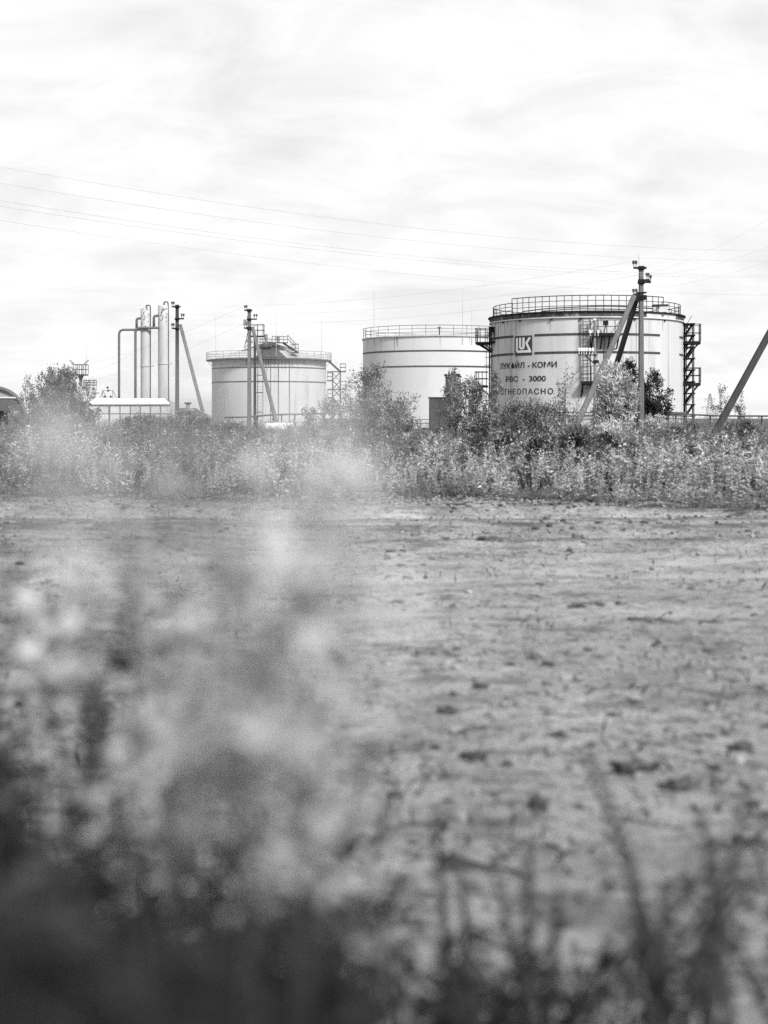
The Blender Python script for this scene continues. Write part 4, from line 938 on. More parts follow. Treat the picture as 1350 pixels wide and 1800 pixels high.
# ------------------------------------------------------------------ vegetation generators
def leaf_quads(pos, dirs, ln, wd, rs, fold=False):
    """rhombic leaves: base, left, tip, right"""
    n = len(pos); d = dirs/np.linalg.norm(dirs, axis=1, keepdims=True)
    rv = rs.normal(size=(n, 3)); s = np.cross(d, rv); s /= np.linalg.norm(s, axis=1, keepdims=True)+1e-9
    mid = pos + d*ln[:, None]*.45; nn = np.cross(d, s)
    v = np.stack([pos, mid + s*wd[:, None]*.5 + nn*wd[:, None]*.12, pos + d*ln[:, None] - nn*ln[:, None]*.1, mid - s*wd[:, None]*.5 + nn*wd[:, None]*.12], 1)
    return v.reshape(-1, 3), np.arange(4*n).reshape(-1, 4)
def shrub(name, label, cat, px, pyt, D, wpx, stems=6, twigs=90, leaves=40, ln=.09, wd=.035, lm='leaf_mid', bm_='bark', seed=0, low=.12, clumps=14, group=None, lean=0.0, taper=0.5, stem_r=.035, spread=.5, base_w=.3, clump_sd=.10):
    rs = np.random.RandomState(seed); x0 = X(px, D); zb = gz1(x0, D); h = Z(pyt, D)-zb; w = 1.25*wpx/FPX*D; twigs = int(twigs*1.2); leaves = int(leaves*.85); ln *= 1.25; wd *= 1.35
    t = thing(name, label, cat, (x0, D, zb-.05), 0, group)
    # crown envelope: half-width as a function of relative height
    def hw(f): return w/2*np.clip((.45+.55*np.clip(f*1.6, 0, 1))*np.cos(np.clip(f-.45, 0, .55)*2.6)**(taper*1.6), .1, 1)
    f = rs.uniform(low, .97, clumps); an = rs.uniform(0, 2*np.pi, clumps); rr = np.sqrt(rs.uniform(.05, 1, clumps))*hw(f)
    cen = np.stack([rr*np.cos(an) + lean*f*h, rr*np.sin(an)*.8, f*h], 1)
    cen[0] = (lean*h+rs.uniform(-.1, .1)*w, 0, h*.95)
    csz = rs.uniform(.5, 1.4, clumps)
    # stems
    wood = MB(); sp = []; shoots = []
    for i in range(stems*2):
        a = 2*np.pi*i/stems+rs.uniform(-.4, .4); b = rs.uniform(0, base_w)*w*.5; e = rs.uniform(.15, 1.0)*w/2*(spread+.3); hh = h*rs.uniform(.5, 1.0)*(1-.3*e/w)
        pts = []
        for k in range(7):
            q = k/6; wob = rs.normal(size=2)*.02*h*q
            pts.append(np.array([math.cos(a)*(b+(e-b)*q**1.3)+lean*q*hh+wob[0], (math.sin(a)*(b+(e-b)*q**1.3))*.8+wob[1], hh*q]))
        r = stem_r*rs.uniform(.4, 1.1)*max(1, h/3.5); shoots.append(np.array(pts))
        wood.tube(pts, [r*(1-.85*k/6) for k in range(7)], 5, False); sp += pts[1:]
    sp = np.array(sp)
    wood.build('trunk' if cat == 'tree' else 'stems', M[bm_], t, True)
    tw_ = MB(); lp, ld = [], []
    for i in range(twigs):
        ci = rs.choice(clumps, p=csz/csz.sum()); tgt = cen[ci] + rs.normal(size=3)*np.array([w, w*.8, h*.8])*clump_sd*csz[ci]
        fz_ = np.clip(tgt[2]/h, 0.03, 1); lim = hw(fz_)*1.12; rad_ = np.hypot(tgt[0]-lean*tgt[2], tgt[1])
        if rad_ > lim: tgt[:2] = tgt[:2]*(lim/rad_)
        tgt[2] = min(max(tgt[2], .05*h), h*1.0)
        cand = sp[sp[:, 2] < tgt[2]+.05*h]
        if len(cand) == 0: cand = sp
        dd_ = np.linalg.norm((cand-tgt)*np.array([1, 1, .75]), axis=1); s0 = cand[np.argsort(dd_)[rs.randint(0, min(3, len(dd_)))]]
        mid = (s0+tgt)/2 + np.array([0, 0, -.02*h]) + rs.normal(size=3)*.03*h
        c = [s0, mid, tgt, tgt + (tgt-mid)*rs.uniform(.1, .3)+np.array([0, 0, .06*h])]
        L_ = np.linalg.norm(tgt-s0); tw_.tube(c, [.011*max(1, h/4), .008, .004, .002], 3, False)
        nl = int(leaves*rs.uniform(.5, 1.4))
        u = rs.uniform(.25, 1.0, nl)*3; k = np.minimum(u.astype(int), 2); fr = u-k; cc = np.array(c)
        p = cc[k]*(1-fr[:, None]) + cc[k+1]*fr[:, None]; dv = cc[k+1]-cc[k]; dv /= np.linalg.norm(dv, axis=1, keepdims=True)+1e-9
        p = p + rs.normal(size=(nl, 3))*(.018*h*.6+.05)
        lp.append(p); ld.append(dv*.7 + rs.normal(size=(nl, 3))*.65)
    for c in shoots:       # leaves close along each upright shoot
        nl = int(leaves*1.6*rs.uniform(.6, 1.3)); u = rs.uniform(min(max(low*2.5, .28), .6), 1, nl)*5.999; k = u.astype(int); fr = (u-k)[:, None]
        lp.append(c[k]*(1-fr)+c[k+1]*fr+rs.normal(size=(nl, 3))*(.03+.008*h)); dv = c[k+1]-c[k]; ld.append(dv/np.linalg.norm(dv, axis=1, keepdims=True)*.9+rs.normal(size=(nl, 3))*.5)
    tw_.build('twigs', M[bm_], t, True)['kind'] = 'stuff'
    lp = np.concatenate(lp); ld = np.concatenate(ld); n = len(lp)
    v, f_ = leaf_quads(lp, ld, ln*rs.uniform(.6, 1.35, n), wd*rs.uniform(.7, 1.3, n), rs)
    o = inst('crown' if cat == 'tree' else 'foliage', np_mesh('foliage', v, f_, M[lm]), t); o['kind'] = 'stuff'
    return t

sh_g = 'bushes in front of the tank farm'
shrub('leafy_tree', 'bushy grey tree with rounded crown in front of the shed and small tank', 'tree', 108, 655, 82, 112, 7, 230, 60, .115, .05, 'leaf_grey', 'bark', 1, .06, 22, sh_g, clump_sd=.12, taper=.45)
shrub('willow_bush', 'dusty bush left of the rounded tree, beside the arched hut', 'bush', 55, 692, 70, 70, 6, 90, 45, .10, .04, 'leaf_grey', 'bark', 2, .1, 14, sh_g, taper=.6)
shrub('willow_bush', 'low dense bush right below the rounded tree, against the shed wall', 'bush', 158, 722, 66, 70, 6, 100, 50, .09, .04, 'leaf_mid', 'bark', 3, .05, 14, sh_g)
shrub('willow_bush', 'hazy pale bush at the foot of the pole right of the columns', 'bush', 330, 728, 60, 120, 7, 110, 50, .09, .035, 'leaf_mid', 'bark', 4, .05, 14, sh_g)
shrub('willow_bush', 'low bush at the foot of the pole by the conical-roofed tank', 'bush', 408, 745, 58, 80, 6, 90, 50, .085, .03, 'leaf_grey', 'bark', 5, .05, 12, sh_g)
shrub('willow_bush', 'grey bush with arching thin twigs just below the white drums', 'bush', 520, 752, 55, 110, 9, 120, 45, .085, .03, 'leaf_grey', 'bark', 6, .05, 16, sh_g)
shrub('willow_bush', 'open twiggy bush over the pipe rack, left of the tall willow', 'bush', 572, 706, 60, 78, 7, 70, 26, .10, .04, 'leaf_mid', 'bark', 7, .15, 14, sh_g, clump_sd=.08)
shrub('willow_bush', 'tall feathery willow overlapping the lower left edge of the middle tank', 'bush', 660, 652, 62, 118, 11, 200, 36, .10, .038, 'leaf_mid', 'bark', 8, .1, 24, sh_g, lean=-.06, clump_sd=.085, taper=.6)
shrub('willow_bush', 'slanting twiggy bush with dark stems below the middle tank', 'bush', 690, 716, 58, 64, 9, 110, 40, .09, .035, 'leaf_mid', 'bark', 9, .05, 16, sh_g, lean=.12)
shrub('leafy_tree', 'slender leafy tree growing in front of the kiosk tower', 'tree', 800, 652, 78, 34, 4, 52, 30, .11, .045, 'leaf_mid', 'bark', 10, .3, 16, sh_g, clump_sd=.09, taper=.7)
shrub('leafy_tree', 'multi-stemmed tree with dark bare trunks right of the kiosk', 'tree', 826, 672, 76, 66, 8, 100, 34, .11, .045, 'leaf_mid', 'bark', 11, .35, 16, sh_g, spread=.75, clump_sd=.09)
shrub('willow_bush', 'slim twiggy bush overlapping the left edge of the lettered tank', 'bush', 870, 662, 72, 22, 5, 42, 30, .10, .04, 'leaf_mid', 'bark', 12, .2, 14, sh_g, taper=.8)
shrub('willow_bush', 'wide dusty bush under the last line of lettering', 'bush', 922, 709, 54, 120, 10, 200, 46, .085, .03, 'leaf_grey', 'bark_pale', 13, .05, 26, sh_g, taper=.4)
shrub('willow_bush', 'pale bush below the kiosk platform', 'bush', 738, 762, 50, 75, 8, 120, 50, .085, .03, 'leaf_light', 'bark', 14, .05, 16, sh_g)
shrub('willow_bush', 'grey bush between the bare-trunked tree and the dusty bush', 'bush', 850, 725, 48, 80, 8, 120, 50, .085, .03, 'leaf_mid', 'bark', 15, .05, 16, sh_g)
shrub('birch_sapling', 'thin sparse sapling in front of the tank, right of the lettering', 'tree', 998, 650, 50, 44, 3, 36, 17, .08, .03, 'leaf_mid', 'bark', 16, .35, 18, sh_g, spread=.7, clump_sd=.06, taper=.9)
shrub('willow_bush', 'twiggy dark-stemmed bush below the sparse sapling', 'bush', 980, 738, 42, 110, 12, 170, 40, .08, .028, 'leaf_mid', 'bark', 17, .05, 22, sh_g, taper=.4)
shrub('leafy_tree', 'dense dark tree just left of the tallest pole', 'tree', 1104, 642, 88, 66, 6, 200, 50, .13, .055, 'leaf_dark', 'bark', 18, .04, 22, sh_g, clump_sd=.10, taper=.75)
shrub('leafy_tree', 'dense dark tree just right of the tallest pole', 'tree', 1145, 654, 89, 58, 6, 170, 50, .13, .055, 'leaf_dark', 'bark', 48, .04, 20, sh_g, clump_sd=.10, taper=.75)
shrub('willow_bush', 'large bright-leaved willow at the feet of the pole struts', 'bush', 1078, 650, 52, 60, 11, 200, 46, .15, .04, 'leaf_bright', 'bark', 19, .05, 28, sh_g, clump_sd=.095, taper=.5, lean=.05)
shrub('willow_bush', 'dark low bush in the weeds, below the bright willow', 'bush', 1050, 770, 33, 95, 9, 130, 50, .07, .03, 'leaf_dark', 'bark', 20, .04, 16, sh_g)
shrub('willow_bush', 'pale bush just right of the foot of the tallest pole', 'bush', 1150, 735, 60, 62, 7, 110, 46, .10, .038, 'leaf_bright', 'bark', 21, .05, 16, sh_g)
shrub('young_conifer', 'small dark conifer below the stair tower', 'tree', 1215, 748, 58, 24, 2, 70, 70, .07, .02, 'leaf_dark', 'bark', 22, .03, 14, sh_g, spread=.2, taper=.9)
shrub('willow_bush', 'sparse bush below the long pipe near the leaning strut', 'bush', 1296, 742, 55, 100, 8, 110, 44, .085, .03, 'leaf_mid', 'bark', 23, .05, 16, sh_g)
shrub('birch_sapling', 'far bare birch left of the leaning strut', 'tree', 1268, 682, 170, 30, 4, 44, 12, .16, .08, 'leaf_grey', 'bark_pale', 24, .25, 14, sh_g, spread=.8, clump_sd=.08)
shrub('birch_sapling', 'far thin birch right of the leaning strut', 'tree', 1302, 693, 165, 20, 3, 32, 14, .16, .08, 'leaf_grey', 'bark_pale', 25, .25, 12, sh_g, spread=.6, clump_sd=.08)
shrub('birch_sapling', 'thin bare-topped sapling at the left, above the dusty bush', 'tree', 50, 664, 95, 26, 3, 28, 10, .10, .04, 'leaf_grey', 'bark', 26, .4, 10, sh_g, spread=.6)
shrub('willow_bush', 'feathery bush in front of the right end of the shed', 'bush', 255, 735, 64, 110, 8, 120, 46, .09, .035, 'leaf_grey', 'bark', 27, .05, 16, sh_g)
shrub('willow_bush', 'pale willow at the base of the lettered tank, left of the sapling', 'bush', 948, 716, 60, 60, 7, 90, 40, .09, .034, 'leaf_light', 'bark', 28, .08, 14, sh_g)
shrub('willow_bush', 'small bush below the stair tower base, left of the conifer', 'bush', 1180, 752, 56, 55, 6, 90, 46, .08, .03, 'leaf_mid', 'bark', 29, .05, 12, sh_g)

extra = ((520, 775, 36, 80, 'leaf_grey', 'low grey bush below the arching twiggy one'), (595, 765, 38, 90, 'leaf_mid', 'hazy bush in front of the tall willow, left side'), (650, 768, 36, 95, 'leaf_mid', 'leaning-stemmed bush at the foot of the tall willow'),
         (718, 783, 34, 75, 'leaf_grey', 'bush with dark stems below the slanting one'), (790, 778, 36, 85, 'leaf_bright', 'pale spiky bush under the kiosk, among the weeds'), (850, 772, 34, 80, 'leaf_grey', 'low bush under the bare-trunked tree'),
         (900, 765, 34, 90, 'leaf_mid', 'grey-leaved bush in front of the dusty one'), (950, 770, 31, 90, 'leaf_mid', 'low twiggy bush below the line of lettering'), (1010, 755, 31, 90, 'leaf_mid', 'twiggy bush below the sapling, nearest the field'),
         (1090, 740, 44, 75, 'leaf_bright', 'pale bush in front of the dark tree, left of the pole foot'), (1110, 775, 32, 80, 'leaf_light', 'pale bush below the pole foot, among the weeds'), (1215, 790, 30, 90, 'leaf_mid', 'spreading low bush below the small conifer'),
         (1320, 780, 32, 90, 'leaf_mid', 'low bush close to the right edge'), (30, 752, 48, 90, 'leaf_grey', 'dusty low bush at the left edge below the arched hut'), (210, 765, 42, 90, 'leaf_grey', 'grey low bush in front of the shed wall'),
         (440, 768, 40, 80, 'leaf_grey', 'low bush below the pole by the conical-roofed tank'))
for i, (px, pyt, D, w, lm, lab) in enumerate(extra):
    shrub('willow_bush', lab, 'bush', px, pyt, D, w*1.15, 11, 120, 42, .075, .026, lm, 'bark', 60+i, .05, 18, sh_g, taper=.45, stem_r=.016)

# weeds: prototypes replicated into one mass
def weed_proto(rs, h, nleaf=16, nfl=18, ln=.10, wd=.016, sr=.006, bend_=.12, side=3):
    v = []; f = []; mi = []
    a = rs.uniform(0, 2*np.pi); bx_, by_ = math.cos(a)*bend_*h, math.sin(a)*bend_*h
    cl = lambda q: np.array([bx_*q**2, by_*q**2, h*q])
    segs = 4
    for k in range(segs+1):
        c = cl(k/segs); r = sr*(1-.7*k/segs)
        for j in range(side): t = 2*np.pi*j/side; v.append(c+np.array([math.cos(t)*r, math.sin(t)*r, 0]))
    for k in range(segs):
        for j in range(side): f.append((k*side+j, k*side+(j+1) % side, (k+1)*side+(j+1) % side, (k+1)*side+j)); mi.append(0)
    v = np.array(v)
    q = np.linspace(.12, .82, nleaf)+rs.uniform(-.02, .02, nleaf); p = np.array([cl(x) for x in q]); an = np.arange(nleaf)*2.4+rs.uniform(0, 6)
    d = np.stack([np.cos(an), np.sin(an), rs.uniform(-.5, .7, nleaf)], 1)
    l = ln*(1.15-.6*np.abs(q-.45))*rs.uniform(.7, 1.2, nleaf)
    lv_, lf = leaf_quads(p, d, l, l*wd/ln*rs.uniform(.8, 1.2, nleaf), rs)
    q = rs.uniform(.42, 1.03, nfl); p = np.array([cl(x) for x in q])+rs.normal(size=(nfl, 3))*.017*h*np.clip(1.5-q[:, None], .45, .85)*1.6
    d = rs.normal(size=(nfl, 3))+np.array([0, 0, .6]); l = h*.044*rs.uniform(.5, 1.6, nfl)
    fv, ff = leaf_quads(p, d, l, l*.45, rs)
    V = np.concatenate([v, lv_, fv]); F = np.concatenate([np.array(f), lf+len(v), ff+len(v)+len(lv_)])
    MI = np.concatenate([np.zeros(len(f), int), np.ones(len(lf), int), np.full(len(ff), 2)])
    return V, F, MI
def mass(name, label, cat, protos, pts, scl, rot, mats, rs, tilt=.1):
    VV, FF, MM = [], [], []; off = 0; pi = rs.randint(0, len(protos), len(pts))
    for i, (x, y, z) in enumerate(pts):
        V, F, MI = protos[pi[i]]; c, s = math.cos(rot[i]), math.sin(rot[i]); tx, ty = rs.normal(size=2)*tilt
        W_ = V*scl[i]; xx = W_[:, 0]*c-W_[:, 1]*s + W_[:, 2]*tx; yy = W_[:, 0]*s+W_[:, 1]*c + W_[:, 2]*ty
        VV.append(np.stack([xx+x, yy+y, W_[:, 2]+z], 1)); FF.append(F+off); MM.append(MI); off += len(V)
    o = inst(name, np_mesh(name, np.concatenate(VV), np.concatenate(FF), mats, np.concatenate(MM)))
    return tag(o, label, cat, kind='stuff')
rs = np.random.RandomState(77)
prot = [weed_proto(rs, .8, 26, 6, .16, .055, .007, .3) for _ in range(5)] + [weed_proto(rs, 1.15, 8, 4, .12, .014, .005, .35) for _ in range(3)] + [weed_proto(rs, 1.0, rs.randint(10, 18), rs.choice([8, 30, 44, 60]), rs.uniform(.08, .14), .024) for _ in range(16)]
prot_lo = [weed_proto(rs, 1.0, 9, 8, .16, .035, .008) for _ in range(10)]
def scatter(n, y0, y1, half=.31, pw=1.0, off=0.0):
    y = y0+(y1-y0)*rs.uniform(0, 1, n)**pw; x = rs.uniform(-1, 1, n)*(y*half+1.0)
    y = np.maximum(y, edge_y(x)+off+rs.exponential(.25, n)) ; return np.stack([x, y, ground_z(x, y)-.02], 1)
p1 = scatter(4200, 20.0, 32, .31, 1.3, -.1)
keep = vnoise(p1[:, 0]/.8, p1[:, 1]/.8, 33)+.22*rs.normal(size=len(p1)) > -.16; p1 = p1[keep]
stray = scatter(260, 18.5, 21, .31, 1, -1.6); p1 = np.concatenate([p1, stray])
hgt = (.42+.42*rs.rand(len(p1)))*(1+.95*vnoise(p1[:, 0]/1.1, p1[:, 1]/1.4, 31)+.4*vnoise(p1[:, 0]/4, p1[:, 1]/4, 36))
hgt *= np.clip(.62+.42*(p1[:, 1]-edge_y(p1[:, 0])), .22, 1.0)
mass('tall_weeds', 'tall pale fluffy weeds along the far edge of the bare field', 'weeds', prot, p1, hgt, rs.uniform(0, 6.3, len(p1)), [M['stem'], M['weed_leaf_front'], M['weed_fluff']], rs)
p2 = scatter(5200, 30, 82, .31, 1.15, .2)
r2 = p2[:, 0]/p2[:, 1]; ctr = np.clip((r2+.12)/.06, 0, 1)*np.clip((.2-r2)/.05, 0, 1)
h2 = (.72-.27*ctr+.4*rs.rand(len(p2)))*(1+.6*vnoise(p2[:, 0]/4, p2[:, 1]/5, 32))
mass('tall_weeds', 'dense grey weeds filling the strip between the field edge and the tanks', 'weeds', prot_lo, p2, h2, rs.uniform(0, 6.3, len(p2)), [M['stem'], M['weed_leaf'], M['weed_leaf']], rs)
p3 = scatter(1700, 80, 134, .33, 1.0, .2)
mass('tall_weeds', 'rough weeds on the earth bank around the tank bases', 'weeds', prot_lo, p3, (.6+.5*rs.rand(len(p3)))*1.15, rs.uniform(0, 6.3, len(p3)), [M['stem'], M['leaf_grey'], M['weed_leaf']], rs)
# darker green undergrowth that closes the gaps near the ground
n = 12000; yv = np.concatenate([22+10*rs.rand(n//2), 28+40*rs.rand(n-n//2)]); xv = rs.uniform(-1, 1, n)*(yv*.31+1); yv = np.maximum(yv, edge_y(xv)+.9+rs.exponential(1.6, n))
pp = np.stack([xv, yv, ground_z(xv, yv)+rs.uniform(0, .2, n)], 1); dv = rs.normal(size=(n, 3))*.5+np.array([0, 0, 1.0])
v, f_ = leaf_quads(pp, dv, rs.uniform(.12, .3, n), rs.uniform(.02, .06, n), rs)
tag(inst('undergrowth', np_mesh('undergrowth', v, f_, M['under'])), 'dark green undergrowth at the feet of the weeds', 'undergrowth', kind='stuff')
# grass tufts on the field edge and thinly over the soil
n = 9000
ga = rs.uniform(-1, 1, n); yv = np.where(rs.rand(n) < .55, 0, 1)*(3+19*rs.rand(n)**1.2); xv = ga*(np.maximum(yv, 21)*.3+.5)
e_ = edge_y(xv); yv = np.where(yv == 0, e_-rs.exponential(.55, n)+.3, yv); xv = np.where(yv < 18, ga*(yv*.3+.3), xv)
keep = (vnoise(xv/1.1, yv/.8, 41)+.2*rs.normal(size=n) > .08) | (yv > edge_y(xv)-1.0); xv, yv = xv[keep], yv[keep]; n = len(xv)
pp = np.stack([xv, yv, ground_z(xv, yv)-.01], 1); dv = rs.normal(size=(n, 3))*.7+np.array([0, 0, .8])
v, f_ = leaf_quads(pp, dv, rs.uniform(.03, .11, n), rs.uniform(.006, .016, n), rs)
tag(inst('dry_grass', np_mesh('dry_grass', v, f_, M['near_leaf_dark'])), 'sparse short dry grass scattered over the bare soil', 'grass', kind='stuff')

# ------------------------------------------------------------------ clods, twigs on the field
def rock_proto(seed, sub=2, amp=.35):
    bm = bmesh.new(); bmesh.ops.create_icosphere(bm, subdivisions=sub, radius=1); rr = np.random.RandomState(seed)
    k = rr.normal(size=(5, 3)); ph = rr.uniform(0, 6, 5); sc_ = np.array([1.0, rr.uniform(.6, 1), rr.uniform(.4, .75)])
    V = np.array([list(v.co) for v in bm.verts]); s = 1+amp*sum(np.sin(V@k[i]*1.6+ph[i]) for i in range(5))/2.5 + rr.normal(size=len(V))*.06
    V = V*s[:, None]*sc_; F = np.array([[v.index for v in f.verts] for f in bm.faces]); bm.free(); return V, F
def rough_clod(seed):
    V, F = rock_proto(seed, 4, .5); q = V/np.linalg.norm(V, axis=1, keepdims=True)
    n_ = vnoise(q[:, 0]*3+seed, q[:, 1]*3+q[:, 2]*2.3, seed)*.9 + vnoise(q[:, 0]*7+q[:, 2]*6, q[:, 1]*7-q[:, 2]*5, seed+1)*.5 + vnoise(q[:, 0]*15-q[:, 2]*13, q[:, 1]*15+q[:, 2]*11, seed+2)*.25
    return V*(1+n_)[:, None], F
rp_ = [rock_proto(s, 1, .5) for s in range(10)]
rp0 = [rock_proto(s+50, 1, .6) for s in range(10)]
def clod_mass(name, label, n, size, thr, mt, sc_=1.0):
    y = 2.5+20*rs.rand(n)**1.15; x = rs.uniform(-1, 1, n)*(y*.3+.3)
    far = rs.rand(n) < .22; y = np.where(far, edge_y(x)-rs.exponential(.9, n)+.2, y)
    k = vnoise(x/(.8*sc_), y/(.5*sc_), 55)+.7*vnoise(x/2.5, y/1.3, 56)+.16*rs.normal(size=n) > thr; k |= far & (rs.rand(n) < .5); x, y = x[k], y[k]; z = ground_z(x, y); m = len(x)
    sz = size*(.4+rs.pareto(2.4, m).clip(0, 3))*(.45+.55*np.clip(y/9, .3, 1.6)); a = rs.uniform(0, 6.3, m); c, s_ = np.cos(a), np.sin(a)
    pi = rs.randint(0, 10, m); VV, FF = [], []; off = 0
    for j in range(10):
        ix = np.where(pi == j)[0]; V, F = rp0[j]; W_ = V[None]*sz[ix, None, None]
        xx = W_[..., 0]*c[ix, None]-W_[..., 1]*s_[ix, None]+x[ix, None]; yy = W_[..., 0]*s_[ix, None]+W_[..., 1]*c[ix, None]+y[ix, None]; zz = W_[..., 2]+z[ix, None]+sz[ix, None]*.1
        VV.append(np.stack([xx, yy, zz], 2).reshape(-1, 3)); FF.append((F[None]+np.arange(len(ix))[:, None, None]*len(V)+off).reshape(-1, 3)); off += len(ix)*len(V)
    tag(inst(name, np_mesh(name, np.concatenate(VV), np.concatenate(FF), mt, None, False)), label, 'soil', kind='stuff')
M['clod_soil'] = mat('soil_clod_dry', 0.2, 0.95, 0.35, 8, bump=0.5, bscale=60)
clod_mass('soil_crumbs', 'dark crumbs of soil and litter scattered over the field', 9000, .011, .12, M['clod'])
clod_mass('dry_crumbs', 'dry grey crumbs of earth scattered over the field', 9000, .013, -.02, M['clod_soil'], 1.6)
clod_mass('pale_crumbs', 'pale crumbs and pebbles scattered over the field', 2200, .010, .0, M['clod_pale'], 2)
def on_ground(px, py):
    D = H0*FPX/(py-HY); return X(px, D), D
clods = [(1108, 1345, .085, 1, 'big dark clod with a pale flat stone beside it, right of centre'), (952, 1412, .085, 1, 'largest dark clod in the field, above the fallen twig'),
         (832, 1330, .05, 1, 'upright dark clod left of the two big clods'), (1020, 1058, .075, 1, 'lone round dark clod in the middle of the field'),
         (788, 1242, .06, 1, 'flat dark clod at the end of a dark streak of litter'), (850, 955, .09, 1, 'small dark clod far out below the kiosk'),
         (948, 1024, .06, 1, 'small dark clod up and left of the lone round one'), (957, 1166, .055, 1, 'flat dark clod in the middle distance, below a dark patch'),
         (1120, 1230, .035, 1, 'small dark clod above the big clod with the stone'), (1076, 1252, .04, 1, 'small dark clod lower left of a similar small one'),
         (1300, 1310, .06, 1, 'dark clod close to the right edge'), (1128, 1348, .05, 0, 'pale flat stone beside the big dark clod'), (802, 936, .09, 0, 'pale flat scrap far out in the field'),
         (1215, 1150, .06, 0, 'pale flat stone in the right part of the field'), (845, 1200, .045, 1, 'small clod left of the flat clod in the middle distance'), (1190, 1372, .06, 1, 'long low dark clod right of the pale stone')]
for i, (px, py, s, dk, lab) in enumerate(clods):
    x, y = on_ground(px, py); V, F = rough_clod(200+i); s *= .6
    V = V*s*np.array([1.25, 1, .8 if dk else .35]); me = np_mesh('soil_clod', V, F, M['clod'] if dk else M['clod_pale'], None, True)
    tag(inst('soil_clod' if dk else 'flat_stone', me, None, (x, y, gz1(x, y)+s*.05), (0, 0, i*1.3)), lab, 'clod' if dk else 'stone')
for i, (p0, p1, r, lab) in enumerate((((765, 1490), (935, 1532), .010, 'longest fallen twig lying on the soil in the right foreground'), ((1100, 1083), (1195, 1092), .008, 'dark stick lying far out at the right of the field'),
        ((1230, 1092), (1270, 1094), .007, 'short dark stick right of a longer one'), ((1285, 1470), (1350, 1490), .012, 'dark twig at the right edge in the foreground'), ((515, 1052), (580, 1046), .016, 'dark stick lying left of centre behind the blurred weeds'),
        ((1160, 1675), (1265, 1662), .011, 'dark twig near the bottom right corner'), ((785, 900), (830, 899), .018, 'dark stick near the far edge of the field'))):
    a = on_ground(*p0); b = on_ground(*p1); rr = np.random.RandomState(i); pts = []
    for k in range(8):
        t = k/7; x = a[0]*(1-t)+b[0]*t+rr.normal()*.008; y = a[1]*(1-t)+b[1]*t+rr.normal()*.012; pts.append((x, y, gz1(x, y)+r*1.2+.008*math.sin(3*t)))
    mb = MB().tube(pts, [r*(1-.5*k/7) for k in range(8)], 6); q = Vector(pts[4]); mb.tube([q, q+Vector((.05, .03, .03)), q+Vector((.1, .08, .035))], [r*.6, r*.5, r*.3], 5)
    tag(mb.build('dry_twig', M['twig'], None, True), lab, 'twig')
lg_x, lg_y = X(1290, 50), 50
lo_ = MB().tube([(-.55, 0, .5), (-.2, .05, .56), (.2, 0, .6), (.6, .05, .53)], [.1, .14, .13, .09], 10)
lo_.tube([(.2, 0, .6), (.25, -.05, .75), (.3, -.1, .8)], [.05, .04, .02], 6); lo_.tube([(-.45, 0, .5), (-.5, 0, 0)], [.07, .08], 6); lo_.tube([(.45, 0, .5), (.5, 0, 0)], [.07, .08], 6)
tag(inst('fallen_log', lo_.mesh('fallen_log', M['twig'], True), None, (lg_x, lg_y, gz1(lg_x, lg_y))), 'dark fallen log among the weeds below the leaning strut', 'log')

# ------------------------------------------------------------------ foreground weeds, far out of focus
def near_weed(label, px, pyt, pyb, D, nleaf, ln, wd, leafm, stemm, seed, nfl=0, bend_=.15, group='blurred foreground weeds', sr=.0035, spread=0.0):
    """stalk at distance D whose leaves sit between the heights seen at rows pyt and pyb; ln, wd leaf size in metres"""
    rr = np.random.RandomState(seed); x = X(px, D); zb = gz1(x, D); h = Z(pyt, D)-zb
    f0 = max(.06, (Z(pyb, D)-zb)/h)
    t = thing('foreground_weed', label, 'weed', (x, D, zb), 0, group)
    a = rr.uniform(0, 2*np.pi); bx_, by_ = math.cos(a)*bend_*h*.5, math.sin(a)*bend_*h*.3
    cl = lambda q: np.array([bx_*(q**2-1), by_*(q**2-1), h*q])
    MB().tube([cl(k/9) for k in range(10)], [sr*(1-.6*k/9) for k in range(10)], 6).build('stem', M[stemm], t, True)
    q = rr.uniform(f0, 1.0, nleaf); p = np.array([cl(z) for z in q])+rr.normal(size=(nleaf, 3))*spread; an = np.arange(nleaf)*2.4+rr.uniform(0, 1, nleaf)
    d = np.stack([np.cos(an), np.sin(an), rr.uniform(-.6, .7, nleaf)], 1); l = ln*rr.uniform(.55, 1.25, nleaf)
    s = np.stack([-np.sin(an), np.cos(an), rr.uniform(-.5, .5, nleaf)], 1); d /= np.linalg.norm(d, axis=1, keepdims=True); up = np.cross(s, d)
    w = l*wd/ln; m1 = p+d*l[:, None]*.5; tip = p+d*l[:, None]+np.array([0, 0, -.18])*l[:, None]
    V = np.stack([p, m1+s*w[:, None]*.5+up*w[:, None]*.2, tip, m1, m1-s*w[:, None]*.5+up*w[:, None]*.2], 1).reshape(-1, 3)
    k = np.arange(nleaf)*5; F = np.concatenate([np.stack([k, k+3, k+2, k+1], 1), np.stack([k, k+4, k+2, k+3], 1)])
    inst('leaves', np_mesh('leaves', V, F, M[leafm]), t)['kind'] = 'stuff'
    if nfl:
        q = rr.uniform(max(f0, .3*f0+.7), 1.0, nfl); p = np.array([cl(z) for z in q])+rr.normal(size=(nfl, 3))*(spread+ln*.25)
        dv = rr.normal(size=(nfl, 3))+np.array([0, 0, .5]); l = ln*.5*rr.uniform(.6, 1.5, nfl)
        V, F = leaf_quads(p, dv, l, l*.55, rr); inst('seed_head', np_mesh('seed_head', V, F, M['near_fluff']), t)['kind'] = 'stuff'
    return t
